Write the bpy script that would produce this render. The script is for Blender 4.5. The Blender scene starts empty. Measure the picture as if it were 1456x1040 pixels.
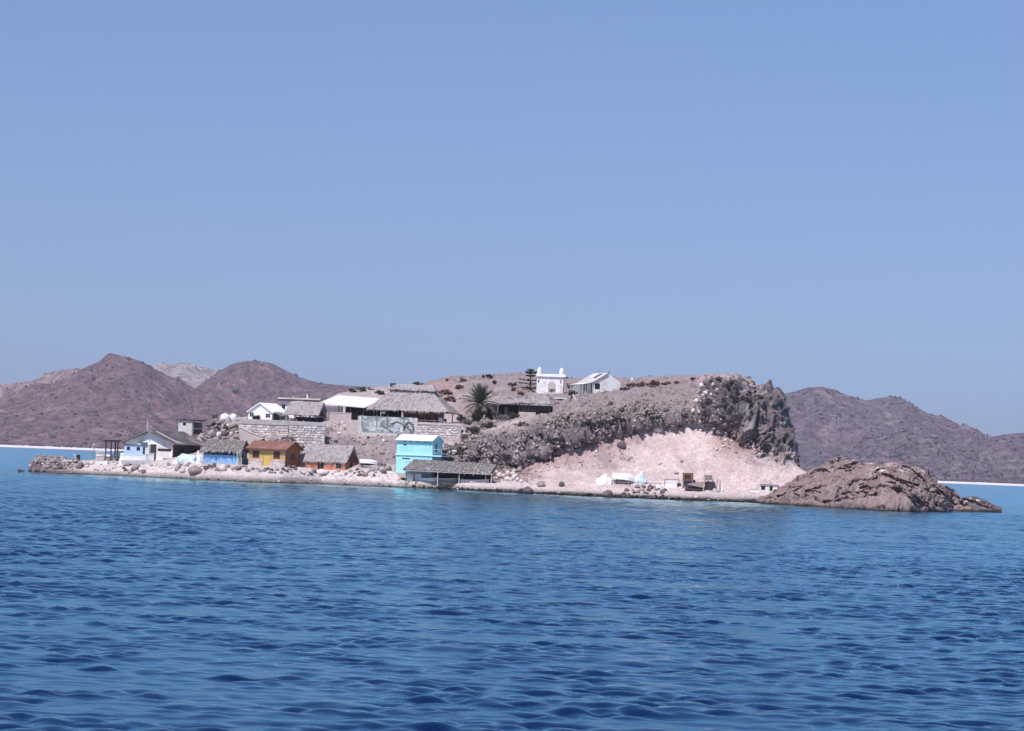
import bpy, bmesh, math, random
import numpy as np
from mathutils import Vector, Matrix
from mathutils.bvhtree import BVHTree

random.seed(7)
RNG = np.random.default_rng(11)
scene = bpy.context.scene
col = scene.collection

# ------------------------------------------------------------------ camera
FPX = 3600.0                 # focal length in photo pixels (photo 1456 x 1040)
CAM = np.array([0.0, 0.0, 4.25])
PITCH = math.atan(138.5 / FPX)
ROLL = math.atan(0.0385)
F = np.array([0, math.cos(PITCH), math.sin(PITCH)])
U0 = np.array([0, -math.sin(PITCH), math.cos(PITCH)])
X0 = np.array([1.0, 0, 0])
RGT = math.cos(ROLL) * X0 + math.sin(ROLL) * U0
UPV = -math.sin(ROLL) * X0 + math.cos(ROLL) * U0
cam_data = bpy.data.cameras.new("camera")
cam = bpy.data.objects.new("camera", cam_data)
col.objects.link(cam)
cam_data.sensor_width = 36.0
cam_data.lens = 36.0 * FPX / 1456.0
cam_data.clip_start = 0.5
cam_data.clip_end = 30000.0
cam.matrix_world = Matrix(((RGT[0], UPV[0], -F[0], CAM[0]), (RGT[1], UPV[1], -F[1], CAM[1]),
                           (RGT[2], UPV[2], -F[2], CAM[2]), (0, 0, 0, 1)))
scene.camera = cam

# ------------------------------------------------------------------ sky, sun, exposure
SUN = np.array([-0.34, -0.60, 1.0]); SUN /= np.linalg.norm(SUN)
world = bpy.data.worlds.new("World"); scene.world = world
world.use_nodes = True
wn = world.node_tree; wn.nodes.clear()
sky = wn.nodes.new("ShaderNodeTexSky"); sky.sky_type = 'NISHITA'; sky.sun_disc = False
sky.sun_elevation = math.asin(SUN[2])
sky.sun_rotation = math.atan2(SUN[0], SUN[1])
sky.altitude = 0; sky.air_density = 0.6; sky.dust_density = 0.5; sky.ozone_density = 4.5
# the clear dry air keeps its pale blue far up the sky: the whole dome is stretched upward evenly
wtc = wn.nodes.new("ShaderNodeTexCoord"); wmp = wn.nodes.new("ShaderNodeMapping")
wmp.inputs['Scale'].default_value = (1, 1, 0.45); wmp.inputs['Location'].default_value = (0, 0, 0.032)
wn.links.new(wtc.outputs['Generated'], wmp.inputs['Vector']); wn.links.new(wmp.outputs[0], sky.inputs['Vector'])
bg = wn.nodes.new("ShaderNodeBackground"); bg.inputs[1].default_value = 0.105
wout = wn.nodes.new("ShaderNodeOutputWorld")
wb = wn.nodes.new("ShaderNodeMix"); wb.data_type = 'RGBA'; wb.blend_type = 'MULTIPLY'; wb.inputs[0].default_value = 1.0
wb.inputs[7].default_value = (0.96, 0.91, 1.04, 1)       # the camera's cool white balance
wn.links.new(sky.outputs[0], wb.inputs[6]); wn.links.new(wb.outputs[2], bg.inputs[0]); wn.links.new(bg.outputs[0], wout.inputs[0])
sd = bpy.data.lights.new("sun", 'SUN'); sd.energy = 5.0; sd.angle = math.radians(0.5); sd.color = (1.0, 0.955, 0.92)
sun = bpy.data.objects.new("sun", sd); col.objects.link(sun)
sun.rotation_euler = Vector(SUN.tolist()).to_track_quat('Z', 'Y').to_euler()
sun.location = (-60, -60, 200)
scene.view_settings.view_transform = 'Standard'
scene.view_settings.look = 'None'
scene.view_settings.exposure = 0.0
scene.view_settings.gamma = 1.0
scene.view_settings.use_curve_mapping = False
scene.render.engine = 'CYCLES'
scene.cycles.use_denoising = True
scene.cycles.max_bounces = 6
scene.cycles.volume_bounces = 0
scene.cycles.use_adaptive_sampling = True
scene.cycles.adaptive_threshold = 0.02

# ------------------------------------------------------------------ pixel <-> world
def rays(px, py):
    px = np.asarray(px, float)[..., None]; py = np.asarray(py, float)[..., None]
    return F * FPX + (px - 728.0) * RGT - (py - 520.0) * UPV
def P(px, py, Y):
    d = rays(px, py)
    return CAM + d * ((np.asarray(Y, float) - CAM[1]) / d[..., 1])[..., None]
def hz(px): return 658.5 + 0.0385 * (np.asarray(px, float) - 728.0)
def py_of(px, Y, z):
    """row where height z shows at depth Y"""
    lo = P(px, 0.0, Y)[..., 2]; hi = P(px, 1000.0, Y)[..., 2]
    return (z - lo) / (hi - lo) * 1000.0
def Y_of(px, py, z=0.0):
    d = rays(px, py)
    return CAM[1] + d[..., 1] * (z - CAM[2]) / d[..., 2]

# ------------------------------------------------------------------ noise
def _h(ix, iy, iz, s):
    n = (ix * 374761393 + iy * 668265263 + iz * 1440662683 + s * 1274126177) & 0xFFFFFFFF
    n = ((n ^ (n >> 13)) * 1274126177) & 0xFFFFFFFF
    n = ((n ^ (n >> 16)) * 2246822519) & 0xFFFFFFFF
    return ((n ^ (n >> 15)) & 0xFFFFFF) / float(0xFFFFFF)
def vnoise(p, s=0):
    p = np.asarray(p, float)
    i = np.floor(p).astype(np.int64); f = p - i
    f = f * f * f * (f * (f * 6 - 15) + 10)
    x, y, z = i[..., 0], i[..., 1], i[..., 2]; fx, fy, fz = f[..., 0], f[..., 1], f[..., 2]
    def L(a, b, t): return a + (b - a) * t
    v = L(L(L(_h(x, y, z, s), _h(x + 1, y, z, s), fx), L(_h(x, y + 1, z, s), _h(x + 1, y + 1, z, s), fx), fy),
          L(L(_h(x, y, z + 1, s), _h(x + 1, y, z + 1, s), fx), L(_h(x, y + 1, z + 1, s), _h(x + 1, y + 1, z + 1, s), fx), fy), fz)
    return v * 2 - 1
def fbm(p, octs=5, gain=0.5, s=0, ridged=False):
    p = np.asarray(p, float); a = 1.0; t = 0; tot = 0
    for o in range(octs):
        n = vnoise(p, s + o)
        t = t + a * ((1 - 2 * np.abs(n)) if ridged else n); tot += a
        p = p * 2.03 + 17.3; a *= gain
    return t / tot
def smooth(e0, e1, x):
    t = np.clip((x - e0) / (e1 - e0), 0, 1); return t * t * (3 - 2 * t)

# ------------------------------------------------------------------ materials
def new_mat(name):
    m = bpy.data.materials.new(name); m.use_nodes = True
    nt = m.node_tree; nt.nodes.clear()
    out = nt.nodes.new("ShaderNodeOutputMaterial")
    b = nt.nodes.new("ShaderNodeBsdfPrincipled")
    nt.links.new(b.outputs[0], out.inputs[0])
    b.inputs['Roughness'].default_value = 0.9
    if 'Specular IOR Level' in b.inputs: b.inputs['Specular IOR Level'].default_value = 0.25
    return m, nt, b
def noise_node(nt, scale, detail=4, rough=0.6, coord='Object', vec=None, stretch=None):
    n = nt.nodes.new("ShaderNodeTexNoise"); n.inputs['Scale'].default_value = scale
    n.inputs['Detail'].default_value = detail; n.inputs['Roughness'].default_value = rough
    if coord == 'World':
        g = nt.nodes.new("ShaderNodeNewGeometry"); src = g.outputs['Position']
    else:
        t = nt.nodes.new("ShaderNodeTexCoord"); src = t.outputs[coord]
    if stretch:
        mp = nt.nodes.new("ShaderNodeMapping"); mp.inputs['Scale'].default_value = stretch
        nt.links.new(src, mp.inputs['Vector']); src = mp.outputs[0]
    nt.links.new(src, n.inputs['Vector'])
    return n
def ramp(nt, src, stops):
    r = nt.nodes.new("ShaderNodeValToRGB"); e = r.color_ramp.elements
    while len(e) < len(stops): e.new(0.5)
    for el, (p, c) in zip(e, stops):
        el.position = p; el.color = (*c, 1) if len(c) == 3 else c
    nt.links.new(src, r.inputs[0]); return r
def mixc(nt, a, b, fac, mode='MIX'):
    m = nt.nodes.new("ShaderNodeMix"); m.data_type = 'RGBA'; m.blend_type = mode
    for inp, v in ((m.inputs[6], a), (m.inputs[7], b)):
        if isinstance(v, (tuple, list)): inp.default_value = (*v, 1)
        else: nt.links.new(v, inp)
    if isinstance(fac, (int, float)): m.inputs[0].default_value = fac
    else: nt.links.new(fac, m.inputs[0])
    return m.outputs[2]
def bump(nt, b, src, strength=0.5, dist=0.05):
    bn = nt.nodes.new("ShaderNodeBump"); bn.inputs['Strength'].default_value = strength
    bn.inputs['Distance'].default_value = dist
    nt.links.new(src, bn.inputs['Height']); nt.links.new(bn.outputs[0], b.inputs['Normal'])
def paint(name, c, var=0.16, scale=3.0, rough=0.8, bmp=0.15, dist=0.02, streak=None, dirt=None):
    """weathered flat colour: two scales of mottling, slight relief"""
    m, nt, b = new_mat(name)
    n1 = noise_node(nt, scale, 5, 0.65, 'World', stretch=streak)
    lo = tuple(x * (1 - var) for x in c); hi = tuple(min(1, x * (1 + var * 0.6)) for x in c)
    c1 = ramp(nt, n1.outputs[0], [(0.3, lo), (0.7, hi)]).outputs[0]
    if dirt:
        n2 = noise_node(nt, scale * 0.35, 6, 0.7, 'World')
        f = ramp(nt, n2.outputs[0], [(0.5, (0, 0, 0)), (0.68, (1, 1, 1))]).outputs[0]
        c1 = mixc(nt, c1, dirt, f)
    nt.links.new(c1, b.inputs['Base Color'])
    b.inputs['Roughness'].default_value = rough
    if bmp: bump(nt, b, n1.outputs[0], bmp, dist)
    return m

# ------------------------------------------------------------------ objects
def mesh_obj(name, verts, faces, mat=None, parent=None, smooth_shade=False, cols=None):
    me = bpy.data.meshes.new(name)
    verts = np.asarray(verts, np.float32).reshape(-1, 3)
    if isinstance(faces, np.ndarray):
        nf, k = faces.shape
        me.vertices.add(len(verts)); me.vertices.foreach_set('co', verts.ravel())
        me.loops.add(nf * k); me.loops.foreach_set('vertex_index', faces.astype(np.int32).ravel())
        me.polygons.add(nf); me.polygons.foreach_set('loop_start', np.arange(0, nf * k, k, dtype=np.int32))
        me.update(calc_edges=True)
    else:
        me.from_pydata(verts.tolist(), [], faces); me.update()
    if cols is not None:
        ca = me.color_attributes.new('Col', 'FLOAT_COLOR', 'POINT')
        c4 = np.ones((len(verts), 4), np.float32); c4[:, :cols.shape[1]] = cols
        ca.data.foreach_set('color', c4.ravel())
    if smooth_shade: me.polygons.foreach_set('use_smooth', np.ones(len(me.polygons), bool))
    if mat: me.materials.append(mat)
    o = bpy.data.objects.new(name, me); col.objects.link(o)
    if parent: o.parent = parent
    return o
def grid_faces(nr, nc):
    i = np.arange(nr - 1)[:, None] * nc + np.arange(nc - 1)[None, :]
    return np.stack([i, i + 1, i + nc + 1, i + nc], -1).reshape(-1, 4)
def tag(o, label=None, cat=None, group=None, kind=None):
    if label: o['label'] = label
    if cat: o['category'] = cat
    if group: o['group'] = group
    if kind: o['kind'] = kind
    return o

# ------------------------------------------------------------------ sea
def make_sea():
    rows = [30.0]
    while rows[-1] < 388: rows.append(rows[-1] + 0.063 + 0.0011 * (rows[-1] - 30))
    while rows[-1] < 9000: rows.append(rows[-1] * 1.03)
    rows = np.array(rows)
    a = np.linspace(-0.245, 0.245, 331)
    a = np.concatenate([[-8, -2.5, -0.9, -0.45], a, [0.45, 0.9, 2.5, 8]])
    Yg, A = np.meshgrid(rows, a, indexing='ij')
    Xg = A * (Yg + 30)
    Xg = np.clip(Xg, -9500, 9500)
    rs = np.random.default_rng(5)
    Z = np.zeros_like(Xg); DX = np.zeros_like(Xg); DY = np.zeros_like(Xg)
    sp = np.gradient(rows)[:, None]
    spx = np.abs(np.gradient(Xg, axis=1))
    wind = math.radians(-105)
    gust = 0.75 + 0.5 * smooth(-0.5, 0.6, fbm(np.stack([Xg * 0.035, Yg * 0.012, 0 * Xg], -1), 3, 0.5, 90))
    pat = fbm(np.stack([Xg * 0.22, Yg * 0.30, 0 * Xg], -1), 3, 0.55, 95); patch = 0.45 + 0.95 * smooth(-0.25, 0.45, pat)
    pat2 = fbm(np.stack([Xg * 0.6 + 9, Yg * 0.8, 0 * Xg], -1), 2, 0.5, 97); patch2 = 0.38 + 1.1 * smooth(-0.3, 0.4, pat2)
    lams = np.geomspace(0.34, 5.0, 60)
    wts = np.exp(-(np.log(lams / 0.70) / 0.48) ** 2 / 2) + 0.17        # short wind chop, a little longer swell
    wts = wts * 0.200 / math.sqrt((wts ** 2).sum() / 2)                # rms slope
    for lam, ws in zip(lams, wts):
        th = wind + rs.normal(0, 0.75 if lam < 2 else 0.5)
        k = 2 * math.pi / lam
        fade = smooth(2.0, 3.2, lam / sp)
        arg = k * (Xg * math.cos(th) + Yg * math.sin(th)) + rs.uniform(0, 6.28)
        a_ = ws / k * fade * gust * (patch2 if lam < 1.1 else patch)
        sn, cs_ = np.sin(arg), np.cos(arg)
        Z += a_ * sn
        DX -= 0.95 * a_ * math.cos(th) * cs_; DY -= 0.95 * a_ * math.sin(th) * cs_
    inner = (np.abs(A) <= 0.26) & (Yg < 600)
    calm = 1.0 - 0.8 * smooth(335, 372, Yg)
    Z *= inner * calm; DX *= inner * calm; DY *= inner * calm
    V = np.stack([Xg + DX, Yg + DY, Z], -1).reshape(-1, 3)
    # shallows: how close the point lies to the island's shore
    sp_ = np.array([(26, 672), (52, 672), (125, 675), (245, 680.5), (345, 685.5), (480, 689.5), (640, 696), (800, 704.5), (1000, 713), (1085, 717), (1160, 721), (1275, 727.5), (1380, 725.5), (1420, 722)], float)
    shy = Y_of(sp_[:, 0], sp_[:, 1]); shx = P(sp_[:, 0], sp_[:, 1], shy)[:, 0]
    ys = np.interp(Xg, shx, shy)
    sh = smooth(-70, 0, Yg - ys) * (np.abs(A) < 0.3) * (1 - smooth(470, 800, Yg))
    sh = sh * (0.75 + 0.5 * fbm(np.stack([Xg * 0.06, Yg * 0.03, 0 * Xg], -1), 4, 0.5, 31))
    edge = smooth(-7, 0, Yg - ys) * (Yg < ys + 4) * (np.abs(Xg) < 72)
    C = np.stack([np.clip(sh, 0, 1).ravel(), np.clip(edge, 0, 1).ravel(), (0.03 + 0.08 * smooth(60, 330, Yg) + 0.18 * smooth(380, 700, Yg)).ravel()], -1)
    m, nt, b = new_mat("sea_water")
    at = nt.nodes.new("ShaderNodeAttribute"); at.attribute_name = 'Col'
    sep = nt.nodes.new("ShaderNodeSeparateColor"); nt.links.new(at.outputs['Color'], sep.inputs[0])
    c = mixc(nt, (0.0002, 0.010, 0.050), (0.005, 0.085, 0.21), sep.outputs[0])
    c = mixc(nt, c, (0.16, 0.17, 0.17), sep.outputs[1])  # grey band along the shore: beach reflection and shallow sand put into the colour
    nt.nodes.remove(b); out = [n_ for n_ in nt.nodes if n_.type == 'OUTPUT_MATERIAL'][0]
    df = nt.nodes.new("ShaderNodeBsdfDiffuse"); gl = nt.nodes.new("ShaderNodeBsdfGlossy"); fr = nt.nodes.new("ShaderNodeFresnel"); mx = nt.nodes.new("ShaderNodeMixShader")
    fr.inputs['IOR'].default_value = 1.52
    gl.inputs['Color'].default_value = (0.62, 0.93, 1.0, 1)       # blue colour grade put into the mirrored light
    nt.links.new(c, df.inputs['Color']); nt.links.new(sep.outputs[2], gl.inputs['Roughness'])
    n = noise_node(nt, 3.4, 4, 0.62, 'World', stretch=(0.7, 1.25, 1))
    bn = nt.nodes.new("ShaderNodeBump"); bn.inputs['Strength'].default_value = 0.25; bn.inputs['Distance'].default_value = 0.05
    nt.links.new(n.outputs[0], bn.inputs['Height'])
    for q in (df, gl, fr): nt.links.new(bn.outputs[0], q.inputs['Normal'])
    nt.links.new(fr.outputs[0], mx.inputs[0]); nt.links.new(df.outputs[0], mx.inputs[1]); nt.links.new(gl.outputs[0], mx.inputs[2]); nt.links.new(mx.outputs[0], out.inputs[0])
    o = mesh_obj("sea", V, grid_faces(len(rows), len(a)), m, smooth_shade=True, cols=C)
    tag(o, "deep blue rippled sea around the rocky island", "sea", kind="structure")
make_sea()

# ------------------------------------------------------------------ far hills
def hill_mat(name, base, pale, amt):
    m, nt, b = new_mat(name)
    n1 = noise_node(nt, 0.03, 8, 0.7, 'World')
    n2 = noise_node(nt, 0.09, 5, 0.7, 'World')
    f1 = ramp(nt, n1.outputs[0], [(amt, (0, 0, 0)), (amt + 0.16, (1, 1, 1))]).outputs[0]
    f2 = ramp(nt, n2.outputs[0], [(0.40, (0, 0, 0)), (0.60, (1, 1, 1))]).outputs[0]
    dark = tuple(x * 0.5 for x in base)
    c = mixc(nt, dark, base, f2)
    c2 = mixc(nt, tuple(x * 0.7 for x in pale), pale, f2)
    c = mixc(nt, c, c2, f1)
    nt.links.new(c, b.inputs['Base Color'])
    b.inputs['Specular IOR Level'].default_value = 0.05
    bump(nt, b, n2.outputs[0], 1.0, 30.0)
    return m
HILLS = []
def make_hill(ridge, Ys, Yr, mat, seed, label, rough=1.0, back=0.4):
    ridge = np.array(ridge, float)
    px = np.arange(ridge[0, 0], ridge[-1, 0] + 0.1, 2.3)
    ry = np.interp(px, ridge[:, 0], ridge[:, 1])
    kk = np.array([1, 3, 5, 3, 1.0]); kk /= kk.sum()
    ry = np.convolve(np.pad(ry, 2, 'edge'), kk, 'valid')
    R = P(px, ry, Yr)                       # ridge line
    zr = R[:, 2]
    v = np.concatenate([np.linspace(0, 1, 92), np.linspace(1.02, 1 + back, 14)])
    Y = Ys + (Yr - Ys) * v[:, None] + 0 * px[None, :]
    # the hill's columns follow the ridge's own world x, so it stays a real slope
    X = R[None, :, 0] * (0.55 + 0.45 * (Y / Yr)) + 0
    up = np.where(v < 1, v, 1 - (v - 1) * 1.5)[:, None]
    prof = np.where(up >= 0, np.abs(up) ** 0.92, 0)
    Z = zr[None, :] * prof
    q = np.stack([X / 260.0, Y / 420.0, 0 * X], -1)
    w = fbm(np.stack([X / 500., Y / 500., 0 * X], -1), 3, 0.5, seed + 40) * 0.8
    q[..., 0] += w
    spur = fbm(q, 5, 0.55, seed, ridged=True)
    fine = fbm(np.stack([X / 45., Y / 60., 0 * X], -1), 4, 0.6, seed + 9)
    mid = fbm(np.stack([X / 120. + w, Y / 170., 0 * X], -1), 4, 0.55, seed + 19, ridged=True)
    env = np.clip(np.minimum(v, np.abs(1 - v) * 1.4 + 0.02)[:, None] * 2.2, 0, 1)
    Z = Z + env * rough * (spur * 0.26 * zr[None, :].clip(10) + fine * 11.0 + (mid - 0.1) * 24.0) + fine * 1.3 * (v > 0.9)[:, None]
    Z = np.where(v[:, None] == 0, -3, Z)
    Z = np.maximum(Z, -3)
    V = np.stack([X, Y, Z], -1)
    o = mesh_obj("hill", V.reshape(-1, 3), grid_faces(*X.shape), mat, smooth_shade=True)
    tag(o, label, "hill", kind="structure")
    HILLS.append(V[:92])
M_hill = hill_mat("hill_rock", (0.42, 0.245, 0.265), (0.68, 0.44, 0.45), 0.51)
M_hillp = hill_mat("hill_pink_rock", (0.62, 0.38, 0.36), (0.85, 0.62, 0.59), 0.40)
M_hillw = hill_mat("hill_pale_rock", (0.84, 0.66, 0.66), (0.95, 0.82, 0.81), 0.45)
M_hillr = hill_mat("hill_grey_rock", (0.39, 0.275, 0.33), (0.60, 0.44, 0.47), 0.51)
make_hill([(-330, 600), (-200, 575), (-90, 560), (-20, 552), (20, 545), (60, 541), (85, 530), (107, 523), (128, 527), (160, 535), (220, 560), (300, 600)],
          3600, 4250, M_hillp, 3, "pinkish rocky hill rising behind the dark mauve hill")
make_hill([(-330, 640), (-200, 625), (-100, 605), (0, 578), (60, 556), (105, 543), (135, 522), (160, 509), (176, 507), (200, 514), (230, 530),
           (262, 546), (300, 566), (350, 588), (420, 610), (520, 640)], 3150, 3900, M_hill, 17,
          "dark mauve desert hill with a pointed top above the beach")
make_hill([(150, 600), (190, 545), (215, 523), (230, 516), (245, 520), (262, 515), (285, 522), (312, 527), (340, 540), (400, 580)],
          4350, 4700, M_hillw, 29, "pale bare rock peak between the two dark hills")
make_hill([(200, 640), (255, 575), (290, 548), (310, 530), (335, 517), (360, 513), (385, 517), (410, 529), (430, 539), (455, 545), (490, 548), (540, 551),
           (600, 560), (700, 575), (800, 590), (900, 600), (1000, 600), (1060, 600)], 3500, 4300, M_hill, 41,
          "rounded mauve hill behind the stone terrace")
make_hill([(960, 640), (1040, 590), (1080, 571), (1100, 563), (1130, 557), (1150, 551), (1170, 551), (1185, 555), (1205, 564), (1232, 572), (1250, 568),
           (1270, 565), (1285, 571), (1300, 581), (1320, 591), (1340, 593), (1360, 604), (1380, 615), (1400, 623), (1440, 640), (1520, 660), (1640, 670)],
          3250, 4000, M_hillr, 57, "grey mauve hill with two rounded tops beyond the cliff")
make_hill([(1290, 668), (1330, 648), (1365, 636), (1395, 625), (1420, 619), (1445, 617), (1475, 612), (1540, 600), (1640, 585), (1760, 600), (1850, 640)],
          3180, 3650, M_hillr, 71, "low dark hill running down to the beach behind the rock mound")
make_hill([(1110, 690), (1150, 668), (1185, 645), (1215, 625), (1240, 612), (1275, 612), (1310, 622), (1350, 640), (1400, 662), (1450, 680)],
          3120, 3420, M_hillr, 83, "brown spur in front of the grey two topped hill", rough=0.9)

def make_far_beach():
    xs = np.linspace(-1500, 1500, 160); prof = [(3010, -2.5), (3040, 0.0), (3058, 2.3), (3072, 2.6), (3260, 3.2)]
    V = []
    for Yp, z in prof:
        for x in xs: V.append((x, Yp + 10 * math.sin(x / 210.0) + 5 * math.sin(x / 67.), z))
    o = mesh_obj("far_beach", V, grid_faces(len(prof), len(xs)), paint("far_sand", (0.80, 0.74, 0.76), 0.1, 0.02, bmp=0), smooth_shade=True)
    tag(o, "thin white beach at the foot of the hills", "beach", kind="structure")
make_far_beach()

# dark scrub dotted over the hills: one mass, thousands of small clumps
ICO_V = None
def ico(sub=1):
    bm = bmesh.new(); bmesh.ops.create_icosphere(bm, subdivisions=sub, radius=1.0)
    bm.verts.ensure_lookup_table()
    v = np.array([x.co[:] for x in bm.verts]); f = np.array([[q.index for q in fc.verts] for fc in bm.faces]); bm.free()
    return v, f
def scatter(name, pts, size, mat, label, cat, squash=0.8, jitter=0.3, seed=1, sub=1, kind='stuff', parent=None, flat=True):
    v, f = ico(sub); rs = np.random.default_rng(seed); n = len(pts)
    size = np.broadcast_to(size, (n,))
    s = size[:, None, None] * (1 + rs.normal(0, jitter, (n, len(v), 1)).clip(-.6, .6))
    ang = rs.uniform(0, 6.28, n); ca, sa = np.cos(ang)[:, None], np.sin(ang)[:, None]
    st = rs.uniform(0.7, 1.3, (n, 1, 3)); W = v[None] * s * st
    x = W[..., 0] * ca - W[..., 1] * sa; y = W[..., 0] * sa + W[..., 1] * ca
    V = np.stack([x, y, W[..., 2] * squash], -1) + np.asarray(pts)[:, None, :]
    FF = (f[None] + (np.arange(n) * len(v))[:, None, None]).reshape(-1, 3)
    o = mesh_obj(name, V.reshape(-1, 3), FF, mat, parent=parent, smooth_shade=not flat)
    tag(o, label, cat, kind=kind)
    return o
M_scrub = paint("hill_scrub", (0.075, 0.062, 0.065), 0.3, 0.2, bmp=0)
pts = []; sz = []
for k, V in enumerate(HILLS):
    if k in (2,): continue
    n = 2200 if k in (1, 3, 4) else 1100
    r = RNG.integers(2, V.shape[0] - 2, n); c = RNG.integers(1, V.shape[1] - 1, n)
    pts.append(V[r, c] + np.array([0, -1, 0.6])); sz.append(RNG.gamma(1.7, 0.55, n) + 0.35)
xs = RNG.uniform(-1400, 1400, 1500)
pts.append(np.stack([xs, 3070 + 10 * np.sin(xs / 210.) + 5 * np.sin(xs / 67.) + RNG.uniform(-2, 10, len(xs)), np.full(len(xs), 3.2)], -1)); sz.append(RNG.uniform(1.2, 2.6, len(xs)))
scatter("hill_scrub", np.concatenate(pts), np.concatenate(sz), M_scrub, "dark desert scrub dotted over the far hills", "scrub", seed=4)

# ------------------------------------------------------------------ air
def make_haze():
    x0, x1, y0, y1, z0, z1 = -9900., 9900., -400., 9900., -6.0, 215.0
    V = [(x, y, z) for z in (z0, z1) for y in (y0, y1) for x in (x0, x1)]
    Fc = [(0, 2, 3, 1), (4, 5, 7, 6), (0, 1, 5, 4), (2, 6, 7, 3), (0, 4, 6, 2), (1, 3, 7, 5)]
    m = bpy.data.materials.new("haze_air"); m.use_nodes = True; nt = m.node_tree; nt.nodes.clear()
    out = nt.nodes.new("ShaderNodeOutputMaterial"); pv = nt.nodes.new("ShaderNodeVolumePrincipled")
    pv.inputs['Color'].default_value = (0.80, 0.84, 1.0, 1); pv.inputs['Density'].default_value = 0.00009
    pv.inputs['Anisotropy'].default_value = 0.2
    nt.links.new(pv.outputs[0], out.inputs['Volume'])
    o = mesh_obj("haze", V, Fc, m); tag(o, "thin bluish sea haze over the bay", "haze", kind="stuff")
make_haze()

# ------------------------------------------------------------------ island
ZC = dict(s=(0.69, 0.585, 0.58), t=(0.66, 0.52, 0.51), r=(0.215, 0.175, 0.19), d=(0.30, 0.175, 0.165),
          g=(0.33, 0.265, 0.275), c=(0.19, 0.155, 0.17), w=(0.10, 0.09, 0.085), p=(0.50, 0.405, 0.41), b=(0.27, 0.215, 0.225), m=(0.36, 0.235, 0.235))
# relief amplitude per zone
ZA = dict(s=0.10, t=0.24, r=1.15, d=0.9, g=0.55, c=1.9, w=0.08, p=0.32, b=1.05, m=0.8)
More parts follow.
